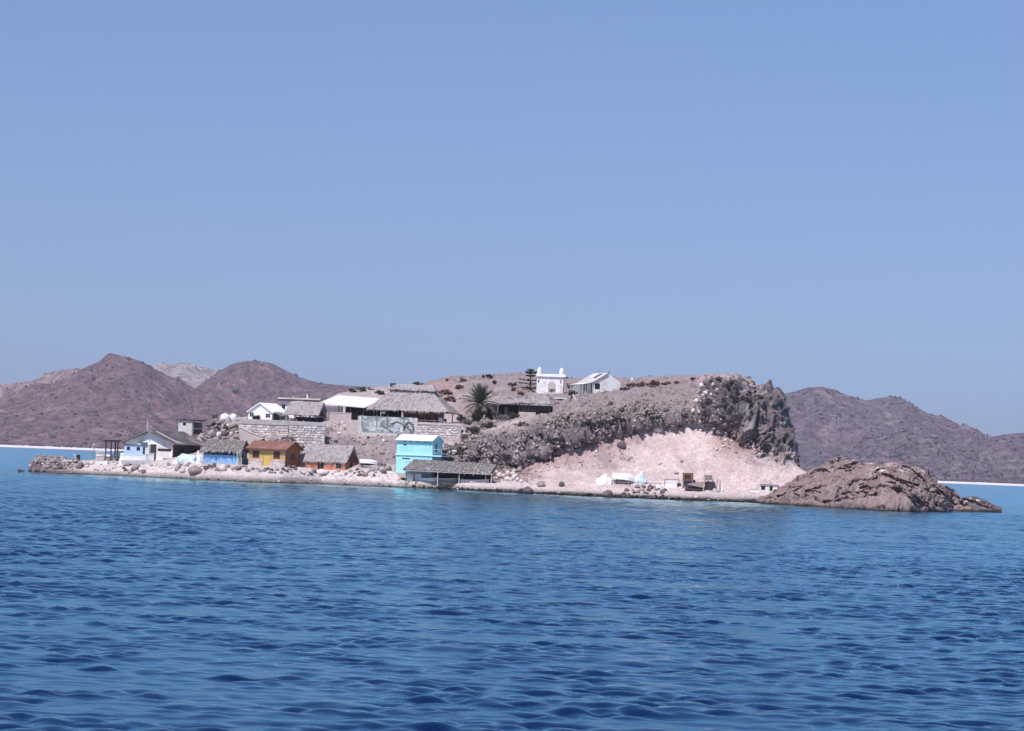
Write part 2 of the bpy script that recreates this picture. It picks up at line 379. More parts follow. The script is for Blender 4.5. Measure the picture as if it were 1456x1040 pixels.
# each column: photo x, shore row, then keys (row, depth, zone) from the beach up to the crest
COLS = [
 (26,  None, None),
 (52,  672, [(668, 398, 'r'), (667, 399, 'r'), (666, 400, 'r'), (665.5, 401, 'r'), (665, 402, 'r'), (664.5, 403, 'r'), (664, 404, 'r'), (664, 405, 'r'), (664, 407, 'r')]),
 (85,  673.5, [(668, 397, 'b'), (664, 399, 'b'), (661, 401, 'b'), (660, 402, 'b'), (659, 403, 'b'), (658.5, 404, 'b'), (658, 405, 'b'), (658, 406, 'b'), (658, 408, 'b')]),
 (125, 675, [(669, 394, 's'), (663, 397, 's'), (660, 400, 's'), (658.5, 401, 's'), (658, 402, 's'), (657, 403, 's'), (656.5, 405, 's'), (656, 406, 's'), (656, 410, 's')]),
 (180, 677, [(670, 390, 's'), (662, 394, 's'), (658, 398, 's'), (656.5, 401, 's'), (655, 404, 's'), (654, 407, 's'), (653, 411, 's'), (652, 415, 's'), (651, 420, 's')]),
 (245, 680.5, [(672, 384, 's'), (662, 388, 's'), (655, 391, 's'), (651, 394, 's'), (648, 397, 's'), (645, 402, 'p'), (641, 408, 'p'), (636, 414, 'p'), (633, 424, 'p')]),
 (285, 682.5, [(673, 378, 's'), (664, 381, 's'), (658, 384, 's'), (653, 387, 's'), (650, 390, 's'), (647, 394, 'p'), (643, 398, 'p'), (639, 404, 'p'), (634, 420, 'p')]),
 (294, 683, [(673.5, 377, 's'), (665, 380, 's'), (659, 383, 's'), (653, 387, 's'), (646, 390, 'b'), (638, 393, 'b'), (632, 396, 'b'), (628, 400, 'b'), (626, 416, 'b')]),
 (305, 683.5, [(674, 376, 's'), (665, 379, 's'), (659, 382, 's'), (653, 386, 's'), (632, 390, 'b'), (615, 393, 'b'), (603, 395, 'b'), (599, 398, 'p'), (598, 414, 'p')]),
 (338, 685, [(675, 375, 's'), (666, 378, 's'), (661, 381, 's'), (655, 385, 'p'), (632, 390, 'p'), (612, 393.5, 'b'), (602, 395, 'p'), (599, 398, 'p'), (597, 416, 'p')]),
 (350, 685.8, [(676, 374, 's'), (668, 377, 's'), (663, 380, 's'), (657, 385, 'p'), (640, 389, 'p'), (629, 392.5, 'p'), (601, 396, 'p'), (598, 398.5, 'p'), (596, 418, 'p')]),
 (400, 687, [(677, 373, 's'), (670, 376, 's'), (665, 379, 's'), (660, 384, 'p'), (645, 388, 'p'), (628, 392, 'b'), (601, 396, 'p'), (598, 398.5, 'p'), (594, 418, 'p')]),
 (458, 688.5, [(680, 373, 's'), (673, 376, 's'), (667, 379, 's'), (660, 384, 'b'), (646, 388, 'g'), (630, 392, 'b'), (603, 396, 'p'), (598, 399, 'p'), (575, 425, 'p')]),
 (480, 689.5, [(681, 373, 's'), (674, 376, 's'), (668, 379, 's'), (661, 384, 'b'), (645, 388, 'g'), (625, 393, 'g'), (606, 397, 'p'), (599, 400, 'p'), (560, 432, 'p')]),
 (510, 691, [(682, 373, 's'), (676, 376, 's'), (669, 379, 's'), (661, 384, 'g'), (645, 388, 'g'), (628, 392, 'g'), (617, 395, 'p'), (600, 398, 'p'), (554, 436, 'p')]),
 (560, 693, [(684, 372, 's'), (677, 376, 's'), (670, 380, 's'), (658, 385, 'g'), (643, 388, 'g'), (630, 391, 'g'), (619, 395, 'p'), (601, 398, 'p'), (549, 440, 'p')]),
 (595, 694.5, [(686, 372, 's'), (679, 375, 's'), (672, 379, 'g'), (660, 384, 'g'), (646, 388, 'g'), (634, 391, 'g'), (624, 395, 'p'), (602, 398, 'p'), (547, 440, 'm')]),
 (640, 696, [(688, 371, 's'), (682, 374, 's'), (673, 380.4, 'g'), (655, 384, 'r'), (648, 386, 'r'), (638, 390, 'p'), (627, 394, 'p'), (604, 399, 'p'), (538, 440, 'm')]),
 (672, 698, [(690, 371, 's'), (684, 374, 's'), (677, 380.2, 'b'), (658, 382.4, 'r'), (641, 386, 'r'), (628, 389, 'r'), (617, 391, 'p'), (605, 400, 'b'), (535, 442, 'g')]),
 (705, 700, [(692, 371, 's'), (686, 374, 's'), (678, 380, 'b'), (661, 381.8, 'd'), (648, 382.6, 'r'), (628, 388, 'r'), (609, 393, 'p'), (602, 400, 'b'), (532, 442, 'g')]),
 (735, 701.5, [(693, 371, 's'), (687, 374, 's'), (679, 378.5, 'd'), (662, 382.2, 'd'), (651, 381.0, 'r'), (625, 387, 'r'), (600, 394, 'p'), (592, 402, 'g'), (531, 442, 'g')]),
 (775, 703, [(695, 371, 's'), (689, 374, 't'), (678, 378, 't'), (652, 382.6, 'd'), (640, 381.0, 'r'), (612, 388, 'r'), (588, 395, 'g'), (575, 404, 'g'), (532, 440, 'g')]),
 (800, 704.5, [(696, 371, 's'), (690, 374, 't'), (674, 379, 't'), (639, 383.6, 'd'), (630, 382.2, 'r'), (605, 389, 'r'), (583, 395, 'g'), (567, 405, 'g'), (540, 430, 'g')]),
 (840, 706.5, [(698, 371, 's'), (692, 374, 't'), (670, 380, 't'), (624, 385.3, 'd'), (615, 383.8, 'r'), (594, 390, 'b'), (578, 396, 'g'), (563, 406, 'g'), (541, 428, 'g')]),
 (880, 708.5, [(699, 371, 's'), (693, 374, 't'), (668, 380, 't'), (617, 385.8, 'd'), (608, 384.6, 'r'), (587, 390, 'b'), (574, 396, 'g'), (557, 407, 'g'), (541, 426, 'g')]),
 (920, 710, [(700, 371, 's'), (694, 374, 't'), (665, 380, 't'), (610, 386.2, 't'), (602, 385.0, 'r'), (583, 391, 'b'), (570, 397, 'g'), (552, 408, 'g'), (541, 424, 'g')]),
 (950, 711, [(701, 371, 's'), (694, 374, 't'), (660, 380, 't'), (608, 386.6, 't'), (600, 385.6, 'r'), (580, 391, 'g'), (566, 397, 'g'), (548, 409, 'g'), (539.5, 421, 'g')]),
 (985, 712.2, [(702, 371, 's'), (695, 374, 't'), (655, 380, 't'), (605, 386.9, 't'), (595, 385.9, 'r'), (575, 390, 'g'), (562, 395, 'g'), (548, 406, 'g'), (538, 416, 'g')]),
 (1005, 713, [(702, 371, 's'), (695, 374, 't'), (655, 379, 't'), (609, 386.4, 't'), (594, 385.4, 'c'), (570, 388, 'b'), (552, 391, 'b'), (542, 398, 'p'), (537.5, 410, 'g')]),
 (1022, 713.5, [(703, 371, 's'), (696, 374, 't'), (655, 378.5, 't'), (615, 385.2, 'd'), (595, 383.8, 'c'), (570, 385, 'c'), (550, 386.5, 'c'), (540, 389, 'p'), (537, 404, 'g')]),
 (1048, 714, [(703, 371, 's'), (697, 374, 't'), (660, 377.5, 't'), (628, 383.5, 'd'), (600, 381.8, 'c'), (575, 383.5, 'c'), (552, 385, 'c'), (540, 387, 'p'), (538, 398, 'g')]),
 (1062, 714.5, [(703, 371, 's'), (697, 374, 't'), (662, 377.5, 't'), (634, 382.5, 'd'), (605, 381.5, 'c'), (585, 383.5, 'c'), (568, 386, 'c'), (556, 388.5, 'p'), (553, 398, 'c')]),
 (1085, 715.2, [(704, 371, 's'), (698, 374, 't'), (665, 377, 't'), (640, 381.5, 'c'), (612, 382.2, 'c'), (592, 384, 'c'), (575, 386, 'c'), (562, 389, 'c'), (560, 398, 'c')]),
 (1099, 715.6, [(704, 371, 's'), (698, 374, 't'), (668, 376.5, 't'), (645, 380.8, 'c'), (622, 382.3, 'c'), (602, 384, 'c'), (588, 386, 'c'), (570, 389.5, 'c'), (567, 396, 'c')]),
 (1112, 715.8, [(705, 371, 's'), (699, 374, 't'), (672, 376.5, 't'), (650, 380, 'c'), (632, 382.5, 'c'), (622, 384, 'c'), (616, 386, 'c'), (612, 388.5, 'c'), (613, 395, 'c')]),
 (1122, 716, [(705, 371, 's'), (700, 374, 't'), (675, 376.5, 't'), (655, 379.5, 't'), (648, 381.5, 'c'), (642, 383, 'c'), (636, 384.5, 'c'), (632, 387, 'c'), (640, 392, 'c')]),
 (1130, 716, [(705, 371, 's'), (701, 374, 't'), (678, 376.5, 't'), (662, 379, 't'), (661, 380, 't'), (661, 381, 't'), (662, 383, 't'), (668, 386, 'b'), (690, 390, 'b')]),
 (1146, 716.5, [(706, 371, 's'), (702, 373, 't'), (685, 375.5, 't'), (673, 377.5, 't'), (672.5, 379, 't'), (674, 381, 't'), (680, 384, 't'), (690, 387, 'b'), (700, 390, 'b')]),
 (1175, 717, [(708, 370, 's'), (706, 372, 's'), (703, 374, 's'), (701, 376, 's'), (700, 378, 's'), (701, 380, 's'), (703, 383, 's'), (706, 386, 's'), (709, 390, 's')]),
 (1215, None, None),
]
NK = 10
# depth and row of the flat shelf's back edge, behind the last slope and before the crest
SHELF_PX = np.array([26, 285, 305, 340, 460, 560, 640, 705, 735, 762, 800, 822, 885, 920, 1100])
SHELF = {305: (598.5, 410), 338: (598, 410), 350: (597.5, 411), 400: (597, 412), 458: (595, 414), 480: (593, 414), 510: (594, 415), 560: (598, 416), 595: (599, 416), 640: (600, 416),
         672: (598, 414), 705: (594, 413), 735: (584, 414), 775: (561.5, 424), 800: (560.5, 424), 840: (562, 418.5), 880: (556, 418.5)}
for _i, (_px, _sh, _k) in enumerate(COLS):
    if _k is None: continue
    _a, _b = _k[-2], _k[-1]
    if _px in SHELF: _m = (SHELF[_px][0], SHELF[_px][1], _a[2]); _b = (_b[0], max(_b[1], _m[1] + 14), _b[2])
    else: _m = ((_a[0] + _b[0]) / 2, (_a[1] + _b[1]) / 2, _a[2])
    COLS[_i] = (_px, _sh, _k[:-1] + [_m, _b])
PADS = [(211, 654.5, None, 9, 9.2, -27), (312, 660, None, 6.6, 5, -15), (379, 662.5, None, 6.2, 5.5, -20), (459, 668.5, None, 7.8, 5.6, -16), (588, 673, None, 6, 5, -17), (638, 686.5, 375.2, 13.5, 4.6, -1),
        (369.5, 598, 400, 5, 6, -24), (429, 600.5, 398.2, 6, 5, -12), (425, 590, 410, 6.5, 4.5, -8), (487, 592, 405, 10, 7, -6), (578, 601.5, 404, 13, 9.5, -9), (738, 599, 402, 10.5, 8, -4),
        (781.5, 559, 425, 5, 4.5, -4), (858, 561, 418, 8.5, 7.5, 20), (262, 636, 410, 3, 4, -24), ]
PAD_AT = {}
def build_island():
    pxs, K, Zn, Am = [], [], [], []
    for px, sh, keys in COLS:
        if keys is None:
            ys = 400 if px < 100 else 372
            ks = [(float(py_of(px, ys + 2 * i, -0.8)), ys + 2 * i) for i in range(NK + 3)]; zz = ['w'] * (NK + 3)
        else:
            Ysh = float(Y_of(px, sh, 0.0))
            yb = keys[-1][1]
            ks = [(float(py_of(px, Ysh - 7, -1.6)), Ysh - 7), (sh, Ysh)]
            last = Ysh
            for q_, (r, y, z) in enumerate(keys):
                y = max(y, last + (1.2 if q_ < 3 else -9)); last = y
                ks.append((r, y))
            yb = keys[-1][1]
            ks.append((float(py_of(px, yb + 16, -1.5)), yb + 16))
            zz = ['w', 'w'] + [k[2] for k in keys] + ['b']
        pxs.append(px); K.append(ks); Zn.append([ZC[z] for z in zz]); Am.append([ZA[z] for z in zz])
    pxs = np.array(pxs, float); K = np.array(K, float); Zn = np.array(Zn); Am = np.array(Am)
    # shore depth may not lie behind the first beach key: keep depths increasing there
    nc = 1000; u = np.linspace(pxs[0], pxs[-1], nc)
    def ip(a): return np.stack([np.interp(u, pxs, a[:, j]) for j in range(a.shape[1])], 1)
    rowK, depK = ip(K[..., 0]), ip(K[..., 1])
    ker = np.hanning(13); ker /= ker.sum()
    def sm(a): return np.stack([np.convolve(np.pad(a[:, j], 6, 'edge'), ker, 'valid') for j in range(a.shape[1])], 1)
    rowK, depK = sm(rowK), sm(depK)
    colK = np.stack([sm(ip(Zn[..., c])) for c in range(3)], -1); ampK = sm(ip(Am))
    W = P(u[:, None] + 0 * rowK, rowK, depK)                  # nc, keys, 3
    seg = [10, 26, 22, 20, 34, 40, 34, 40, 40, 30, 24, 24, 12]
    seg = seg[:W.shape[1] - 1]
    rows, rc, ra = [], [], []
    nkey = W.shape[1]
    for j in range(nkey - 1):
        n = seg[j]
        p0, p1, p2, p3 = W[:, max(j - 1, 0)], W[:, j], W[:, j + 1], W[:, min(j + 2, nkey - 1)]
        for t in np.linspace(0, 1, n, endpoint=(j == nkey - 2)):
            lin = p1 + (p2 - p1) * t
            m1, m2 = (p2 - p0) * 0.5, (p3 - p1) * 0.5
            cr = (2*t**3 - 3*t**2 + 1) * p1 + (t**3 - 2*t**2 + t) * m1 + (-2*t**3 + 3*t**2) * p2 + (t**3 - t**2) * m2
            rows.append(lin * 0.65 + cr * 0.35)
            rc.append(colK[:, j] * (1 - t) + colK[:, j + 1] * t); ra.append(ampK[:, j] * (1 - t) + ampK[:, j + 1] * t)
    V = np.array(rows); C = np.array(rc); A = np.array(ra)     # nr,nc,3
    bv = BVHTree.FromPolygons(V.reshape(-1, 3).tolist(), grid_faces(*V.shape[:2]).tolist())
    for fpx, fpy, fY, fW, fD, rot in PADS:
        if fY is None:
            dr = rays(fpx, fpy); dr = dr / np.linalg.norm(dr); h_ = bv.ray_cast(Vector(CAM.tolist()), Vector(dr.tolist()))
            c0 = np.array(h_[0][:])
        else: c0 = P(fpx, fpy, fY)
        PAD_AT[(fpx, fpy)] = c0
        a_ = math.radians(rot); dx, dy = V[..., 0] - c0[0], V[..., 1] - c0[1]
        lx = dx * math.cos(a_) + dy * math.sin(a_); ly = -dx * math.sin(a_) + dy * math.cos(a_)
        ox = np.maximum(np.abs(lx) - fW / 2 - .35, 0); oyb = np.maximum(ly - fD - .2, 0); oyf = np.maximum(-.3 - ly, 0)
        dist = np.sqrt(ox ** 2 + oyb ** 2)
        cap = c0[2] + 0.0 + 1.3 * dist + 0.10 * oyf
        A = A * (1 - 0.85 * (1 - smooth(0.2, 1.6, dist)) * (oyf < 1.2) * (np.abs(V[..., 2] - c0[2]) < 4.5))
        near = (dist < (1.0 if fpx == 638 else 5)) & (oyf < 7) & (V[..., 2] < c0[2] + 4.5)
        V[..., 2] = np.where(near, np.minimum(V[..., 2], cap), V[..., 2])
    du = np.gradient(V, axis=1); dv = np.gradient(V, axis=0)
    N = np.cross(du, dv); N /= np.linalg.norm(N, axis=-1, keepdims=True) + 1e-9
    # relief: lumps, ridged rock, fine grit
    q = V.copy()
    q += 0.8 * np.stack([fbm(V * 0.22, 3, 0.5, 200 + i) for i in range(3)], -1)
    big = fbm(q * np.array([0.2, 0.2, 0.26]), 4, 0.5, 60)
    rid = fbm(q * np.array([0.5, 0.5, 0.62]), 5, 0.6, 66, ridged=True)
    vor = fbm(q * 1.7, 3, 0.6, 77, ridged=True)
    crk = fbm(q * np.array([0.20, 0.20, 0.62]), 3, 0.55, 71)
    crk = smooth(0.12, 0.0, np.abs(crk))                       # narrow crevices
    wav = fbm(q * np.array([0.9, 0.9, 1.1]), 4, 0.65, 74)
    d = A * (0.42 * big + 0.50 * (rid - 0.15) + 0.30 * vor + 0.30 * wav + 0.16 * fbm(q * 3.6, 3, 0.65, 76, ridged=True))
    # vertical gullies on the cliff
    cl = smooth(0.8, 1.15, A)
    gul = fbm(np.stack([V[..., 0] * 0.75, V[..., 1] * 0.5, V[..., 2] * 0.10], -1), 4, 0.6, 99, ridged=True)
    d += cl * 2.1 * (gul - 0.1)
    edge = smooth(0, 14, np.minimum(np.arange(V.shape[0])[:, None], 1000))
    side = smooth(0, 25, np.minimum(np.arange(nc), nc - 1 - np.arange(nc)))[None, :]
    flat = np.ones_like(d)
    V = V + N * (d * side)[..., None] * np.array([0.8, 1.0, 0.85])
    V[..., 1] += 1.0 * crk * smooth(0.6, 1.0, A) * side * (1 - smooth(1.3, 1.7, A) * .8)      # slots cut back under the ledges
    # natural colour: darker volcanic crust where the crust is broken, tide-stained rock at the water's edge
    n1 = fbm(V * 0.35, 5, 0.6, 120); n2 = fbm(V * 1.4, 4, 0.6, 130)
    C = C * (1 + 0.22 * n1 + 0.18 * n2)[..., None]
    rockw = smooth(0.45, 0.75, A)
    pale = smooth(0.12, 0.40, fbm(q * np.array([0.55, .55, .8]), 4, 0.6, 140)) * rockw
    C = C * (1 - 0.55 * pale[..., None]) + np.array([0.50, 0.42, 0.43]) * 0.55 * pale[..., None]
    tide = 1 - smooth(0.0, 0.22, V[..., 2] + 0.22 * fbm(V * 0.5, 4, 0.6, 150) + 0.10 - 0.34 * smooth(-22, 0, V[..., 0]))
    C = C * (1 - tide[..., None]) + np.array([0.035, 0.034, 0.03]) * tide[..., None]
    tal = smooth(0.18, 0.30, A) * (1 - smooth(0.46, 0.6, A)) * smooth(-5, 6, V[..., 0])
    deb = smooth(0.02, 0.32, fbm(q @ np.array([[0.30, 0.10, 0.0], [0.1, 0.3, 0.0], [-0.16, 0.0, 0.34]]).T, 5, 0.6, 160)) * tal
    C = C * (1 - 0.62 * deb[..., None]) + np.array([0.31, 0.225, 0.23]) * 0.62 * deb[..., None]
    pnk = smooth(0.1, 0.4, fbm(q * 0.12, 3, 0.5, 170)) * tal
    C = C * (1 - 0.4 * pnk[..., None]) + np.array([0.62, 0.40, 0.375]) * 0.4 * pnk[..., None]
    stk = smooth(0.25, 0.5, fbm(np.stack([V[..., 0] * 0.9, V[..., 1] * 0.3, V[..., 2] * 0.09], -1), 4, 0.6, 180)) * smooth(0.9, 1.5, A)
    C = C * (1 - 0.6 * stk[..., None]) + np.array([0.52, 0.46, 0.46]) * 0.6 * stk[..., None]
    m, nt, b = new_mat("island_ground")
    at = nt.nodes.new("ShaderNodeAttribute"); at.attribute_name = 'Col'
    nn = noise_node(nt, 2.4, 6, 0.7, 'World'); n3 = noise_node(nt, 7.0, 3, 0.7, 'World')
    k1 = ramp(nt, nn.outputs[0], [(0.3, (0.68, 0.68, 0.68)), (0.55, (1, 1, 1)), (0.75, (1.2, 1.2, 1.2))]).outputs[0]
    c = mixc(nt, at.outputs['Color'], k1, 1.0, 'MULTIPLY')
    nt.links.new(c, b.inputs['Base Color']); b.inputs['Roughness'].default_value = 0.95
    b.inputs['Specular IOR Level'].default_value = 0.08
    bump(nt, b, nn.outputs[0], 1.0, 0.35)
    o = mesh_obj("island_terrain", V.reshape(-1, 3), grid_faces(*V.shape[:2]), m, smooth_shade=True, cols=np.clip(C, 0, 1).reshape(-1, 3))
    tag(o, "rocky desert island with pale scree slope and dark cliff", "island", kind="structure")
    return V, A
ISL, ISL_A = build_island()
def bvh_of(V):
    Fq = grid_faces(*V.shape[:2])
    return BVHTree.FromPolygons(V.reshape(-1, 3).tolist(), Fq.tolist())
BVH = bvh_of(ISL)
TREES = [BVH]
def hit(px, py, which=None):
    """where the ray through a photo pixel meets the ground"""
    d = rays(px, py); d = d / np.linalg.norm(d); best = None
    for tr in ([which] if which else TREES):
        r = tr.ray_cast(Vector(CAM.tolist()), Vector(d.tolist()))
        if r[0] is not None and (best is None or r[0].y < best[1]): best = np.array(r[0][:])
    return best
def ground(x, y, default=0.0):
    r = BVH.ray_cast(Vector((x, y, 60)), Vector((0, 0, -1)))
    return r[0].z if r[0] is not None else default

# ------------------------------------------------------------------ rock mound and the low reef
def build_mound(name, outline, Yf, depth, seed, label, amp=1.0, zc=(0.31, 0.225, 0.222)):
    """outline: (px, top row, waterline row)"""
    ol = np.array(outline, float)
    nc = int((ol[-1, 0] - ol[0, 0]) * 1.5); u = np.linspace(ol[0, 0], ol[-1, 0], nc)
    top = np.interp(u, ol[:, 0], ol[:, 1]); wl = np.interp(u, ol[:, 0], ol[:, 2])
    ker = np.hanning(9); ker /= ker.sum()
    top = np.convolve(np.pad(top, 4, 'edge'), ker, 'valid'); wl = np.convolve(np.pad(wl, 4, 'edge'), ker, 'valid')
    Yw = np.minimum(Y_of(u, wl, 0.0), Yf + 20)
    Yt = Yw + depth * np.clip((wl - top) / 50.0, 0.25, 1.2)
    T = P(u, top, Yt); B = P(u, wl, Yw)
    rows = []
    n = 170
    for t in np.linspace(-0.12, 1.9, n):
        if t <= 1:
            tt = max(t, 0)
            f = tt ** 0.62
            p = B + (T - B) * np.stack([np.full(nc, tt), np.full(nc, tt), np.full(nc, f)], -1)
            if t < 0: p = p + np.array([0, t * 6, t * 9.0])
        else:
            s_ = (t - 1) / 0.9
            p = T + np.stack([0 * u, s_ * depth * 1.1 + 0 * u, -(T[:, 2] + 1.5) * s_ ** 1.6], -1)
        rows.append(p)
    V = np.array(rows)
    du = np.gradient(V, axis=1); dv = np.gradient(V, axis=0)
    N = np.cross(du, dv); N /= np.linalg.norm(N, axis=-1, keepdims=True) + 1e-9
    q = V + 1.2 * np.stack([fbm(V * 0.16, 3, 0.5, seed + i) for i in range(3)], -1)
    # beds dip to the right, cracks across them
    bed = q @ np.array([0.35, 0.25, 0.9]); run = q @ np.array([0.93, 0.1, -0.36])
    st = fbm(np.stack([run * 0.16, q[..., 1] * 0.2, bed * 0.95], -1), 4, 0.55, seed + 11, ridged=True)
    big = fbm(q * 0.22, 3, 0.5, seed + 5); fine = fbm(q * 1.3, 4, 0.6, seed + 7, ridged=True)
    blk = fbm(np.stack([run * 0.5, q[..., 1] * 0.5, bed * 0.4], -1), 3, 0.5, seed + 13, ridged=True)
    side = smooth(0, 10, np.minimum(np.arange(nc), nc - 1 - np.arange(nc)))[None, :] * 0.85 + 0.15
    ck = fbm(np.stack([run * 0.10, q[..., 1] * 0.2, bed * 0.62], -1), 3, 0.5, seed + 15); ck = smooth(0.10, 0.0, np.abs(ck))
    ck2 = fbm(np.stack([run * 0.7, q[..., 1] * 0.5, bed * 0.5], -1), 3, 0.55, seed + 16); ck2 = smooth(0.10, 0.0, np.abs(ck2))
    d = amp * side * (0.35 * (st - 0.1) + 0.75 * big + 0.28 * (blk - 0.1) + 0.22 * fine - 0.2 * ck2)
    V = V + N * d[..., None]
    V[..., 1] += amp * side * (1.5 * ck - 0.45 * (st - 0.1) + 0.3 * ck2) * smooth(0.1, 0.8, V[..., 2])
    C = np.array(zc) * (1 + 0.25 * fbm(q * 0.5, 5, 0.6, seed + 20) + 0.15 * fine)[..., None]
    red = smooth(0.05, 0.45, fbm(q * 0.3, 4, 0.5, seed + 23))[..., None]
    C = C * (1 - 0.6 * red) + np.array([0.40, 0.265, 0.255]) * 0.5 * red
    gua = smooth(0.30, 0.5, fbm(q * np.array([0.5, 0.5, 0.7]), 4, 0.6, seed + 27) + 0.25 * smooth(3.5, 6.5, V[..., 2]) - 0.12)[..., None]
    C = C * (1 - gua * 0.8) + np.array([0.62, 0.54, 0.53]) * gua * 0.8
    tide = 1 - smooth(0.15, 0.6, V[..., 2] + 0.2 * fine); tide = tide[..., None]
    C = C * (1 - tide) + np.array([0.035, 0.033, 0.03]) * tide
    o = mesh_obj(name, V.reshape(-1, 3), grid_faces(*V.shape[:2]), bpy.data.materials["island_ground"], smooth_shade=True, cols=np.clip(C, 0, 1).reshape(-1, 3))
    tag(o, label, "rock", kind="structure")
    return V
MOUND = build_mound("rock_mound", [(1080, 716, 716.5), (1092, 707, 717), (1110, 694, 718), (1135, 682, 719.5), (1160, 668, 721), (1185, 659, 722.5), (1200, 656.5, 723.5),
    (1222, 659, 725), (1240, 662, 726), (1255, 664, 727), (1275, 661.5, 727.5), (1290, 667, 728), (1312, 671, 728), (1326, 677, 728), (1340, 690, 728),
    (1352, 699, 727), (1362, 707, 726.5), (1372, 714, 726), (1380, 721, 725.5)], 326, 13, 300,
    "brown layered rock mound rising from the water right of the beach")
REEF = build_mound("reef_rock", [(1355, 720, 724), (1366, 711, 724), (1378, 706.5, 724), (1388, 707, 723.5), (1400, 712, 723), (1412, 717, 722.5), (1424, 721.5, 722)],
    332, 6, 340, "low dark reef trailing off the rock mound", amp=0.4, zc=(0.16, 0.13, 0.14))
TREES += [bvh_of(MOUND), bvh_of(REEF)]

# ------------------------------------------------------------------ building helpers
def T(name, label, cat, px, py, rot=0.0, Y=None, group=None, sink=0.0):
    """an Empty at the thing's base; Y None: where the ground is seen at that pixel"""
    p = PAD_AT.get((px, py)) if Y is None and (px, py) in PAD_AT else (hit(px, py) if Y is None else P(px, py, Y))
    if p is None: p = P(px, py, 385.0)
    o = bpy.data.objects.new(name, None); col.objects.link(o)
    o.empty_display_size = 0.3
    o.location = (p[0], p[1], p[2] - sink); o.rotation_euler = (0, 0, math.radians(rot))
    tag(o, label, cat, group, 'thing')
    return o, p[1] / FPX
BOXF = [(0, 3, 2, 1), (4, 5, 6, 7), (0, 1, 5, 4), (1, 2, 6, 5), (2, 3, 7, 6), (3, 0, 4, 7)]
def boxv(x0, x1, y0, y1, z0, z1):
    return [(x0, y0, z0), (x1, y0, z0), (x1, y1, z0), (x0, y1, z0), (x0, y0, z1), (x1, y0, z1), (x1, y1, z1), (x0, y1, z1)]
class MB:
    def __init__(s): s.v = []; s.f = []
    def add(s, v, f):
        n = len(s.v); s.v += [tuple(map(float, q)) for q in v]; s.f += [tuple(i + n for i in q) for q in f]; return s
    def box(s, *a): return s.add(boxv(*a), BOXF)
    def poly(s, pts, y0, y1):
        """polygon in (x, z), counter-clockwise, extruded from y0 to y1"""
        n = len(pts); v = [(x, y0, z) for x, z in pts] + [(x, y1, z) for x, z in pts]
        f = [tuple(range(n)), tuple(range(2 * n - 1, n - 1, -1))] + [((i + 1) % n, i, i + n, (i + 1) % n + n) for i in range(n)]
        return s.add(v, f)
    def slab(s, q, t):
        q = [np.array(p, float) for p in q]; n = np.cross(q[1] - q[0], q[3] - q[0]); n = n / np.linalg.norm(n)
        lo = [p - n * t for p in q]; return s.add(lo + q, BOXF)
    def tube(s, pts, r, sides=7, cap=True):
        pts = [np.array(p, float) for p in pts]; r = [r] * len(pts) if np.isscalar(r) else r
        v = []; f = []
        for i, p in enumerate(pts):
            d = pts[min(i + 1, len(pts) - 1)] - pts[max(i - 1, 0)]; d = d / (np.linalg.norm(d) + 1e-9)
            a = np.cross(d, [0, 0, 1.0]) if abs(d[2]) < 0.95 else np.cross(d, [0, 1.0, 0]); a = a / np.linalg.norm(a); b = np.cross(d, a)
            for k in range(sides):
                t = 2 * math.pi * k / sides; v.append(p + r[i] * (a * math.cos(t) + b * math.sin(t)))
        for i in range(len(pts) - 1):
            for k in range(sides):
                k2 = (k + 1) % sides; f.append((i * sides + k, i * sides + k2, (i + 1) * sides + k2, (i + 1) * sides + k))
        if cap: f += [tuple(range(sides - 1, -1, -1)), tuple(range((len(pts) - 1) * sides, len(pts) * sides))]
        return s.add(v, f)
    def build(s, name, mat, parent=None, sm=False): return mesh_obj(name, s.v, s.f, mat, parent, sm)
def box(parent, name, mat, *a): return MB().box(*a).build(name, mat, parent)
def post(parent, name, mat, p0, p1, r=0.07): return MB().tube([p0, p1], [r, r * 0.85], 7).build(name, mat, parent)
def wall(parent, name, mat, axis, a0, a1, z0, z1, c0, c1, holes=(), top=None):
    """wall panel with real openings. axis 'x': runs along x between depths c0..c1; axis 'y': runs along y. top: optional gable apex (a, z)"""
    xs = sorted({a0, a1, *[h[0] for h in holes], *[h[1] for h in holes]}); zs = sorted({z0, z1, *[h[2] for h in holes], *[h[3] for h in holes]})
    def solid(i, j):
        if not (0 <= i < len(xs) - 1 and 0 <= j < len(zs) - 1): return False
        x = (xs[i] + xs[i + 1]) / 2; z = (zs[j] + zs[j + 1]) / 2
        return not any(h[0] < x < h[1] and h[2] < z < h[3] for h in holes)
    b = MB()
    for i in range(len(xs) - 1):
        for j in range(len(zs) - 1):
            if not solid(i, j): continue
            v = boxv(xs[i], xs[i + 1], c0, c1, zs[j], zs[j + 1]); f = [BOXF[2], BOXF[4]]
            if not solid(i - 1, j): f.append(BOXF[5])
            if not solid(i + 1, j): f.append(BOXF[3])
            if not solid(i, j - 1): f.append(BOXF[0])
            if not solid(i, j + 1): f.append(BOXF[1])
            b.add(v, f)
    if top: b.poly([(a0, z1 - 0.001), (a1, z1 - 0.001), top], c0 + 0.002, c1 - 0.002)
    if axis == 'y': b.v = [(y, x, z) for x, y, z in b.v]; b.f = [tuple(reversed(q)) for q in b.f]
    return b.build(name, mat, parent)
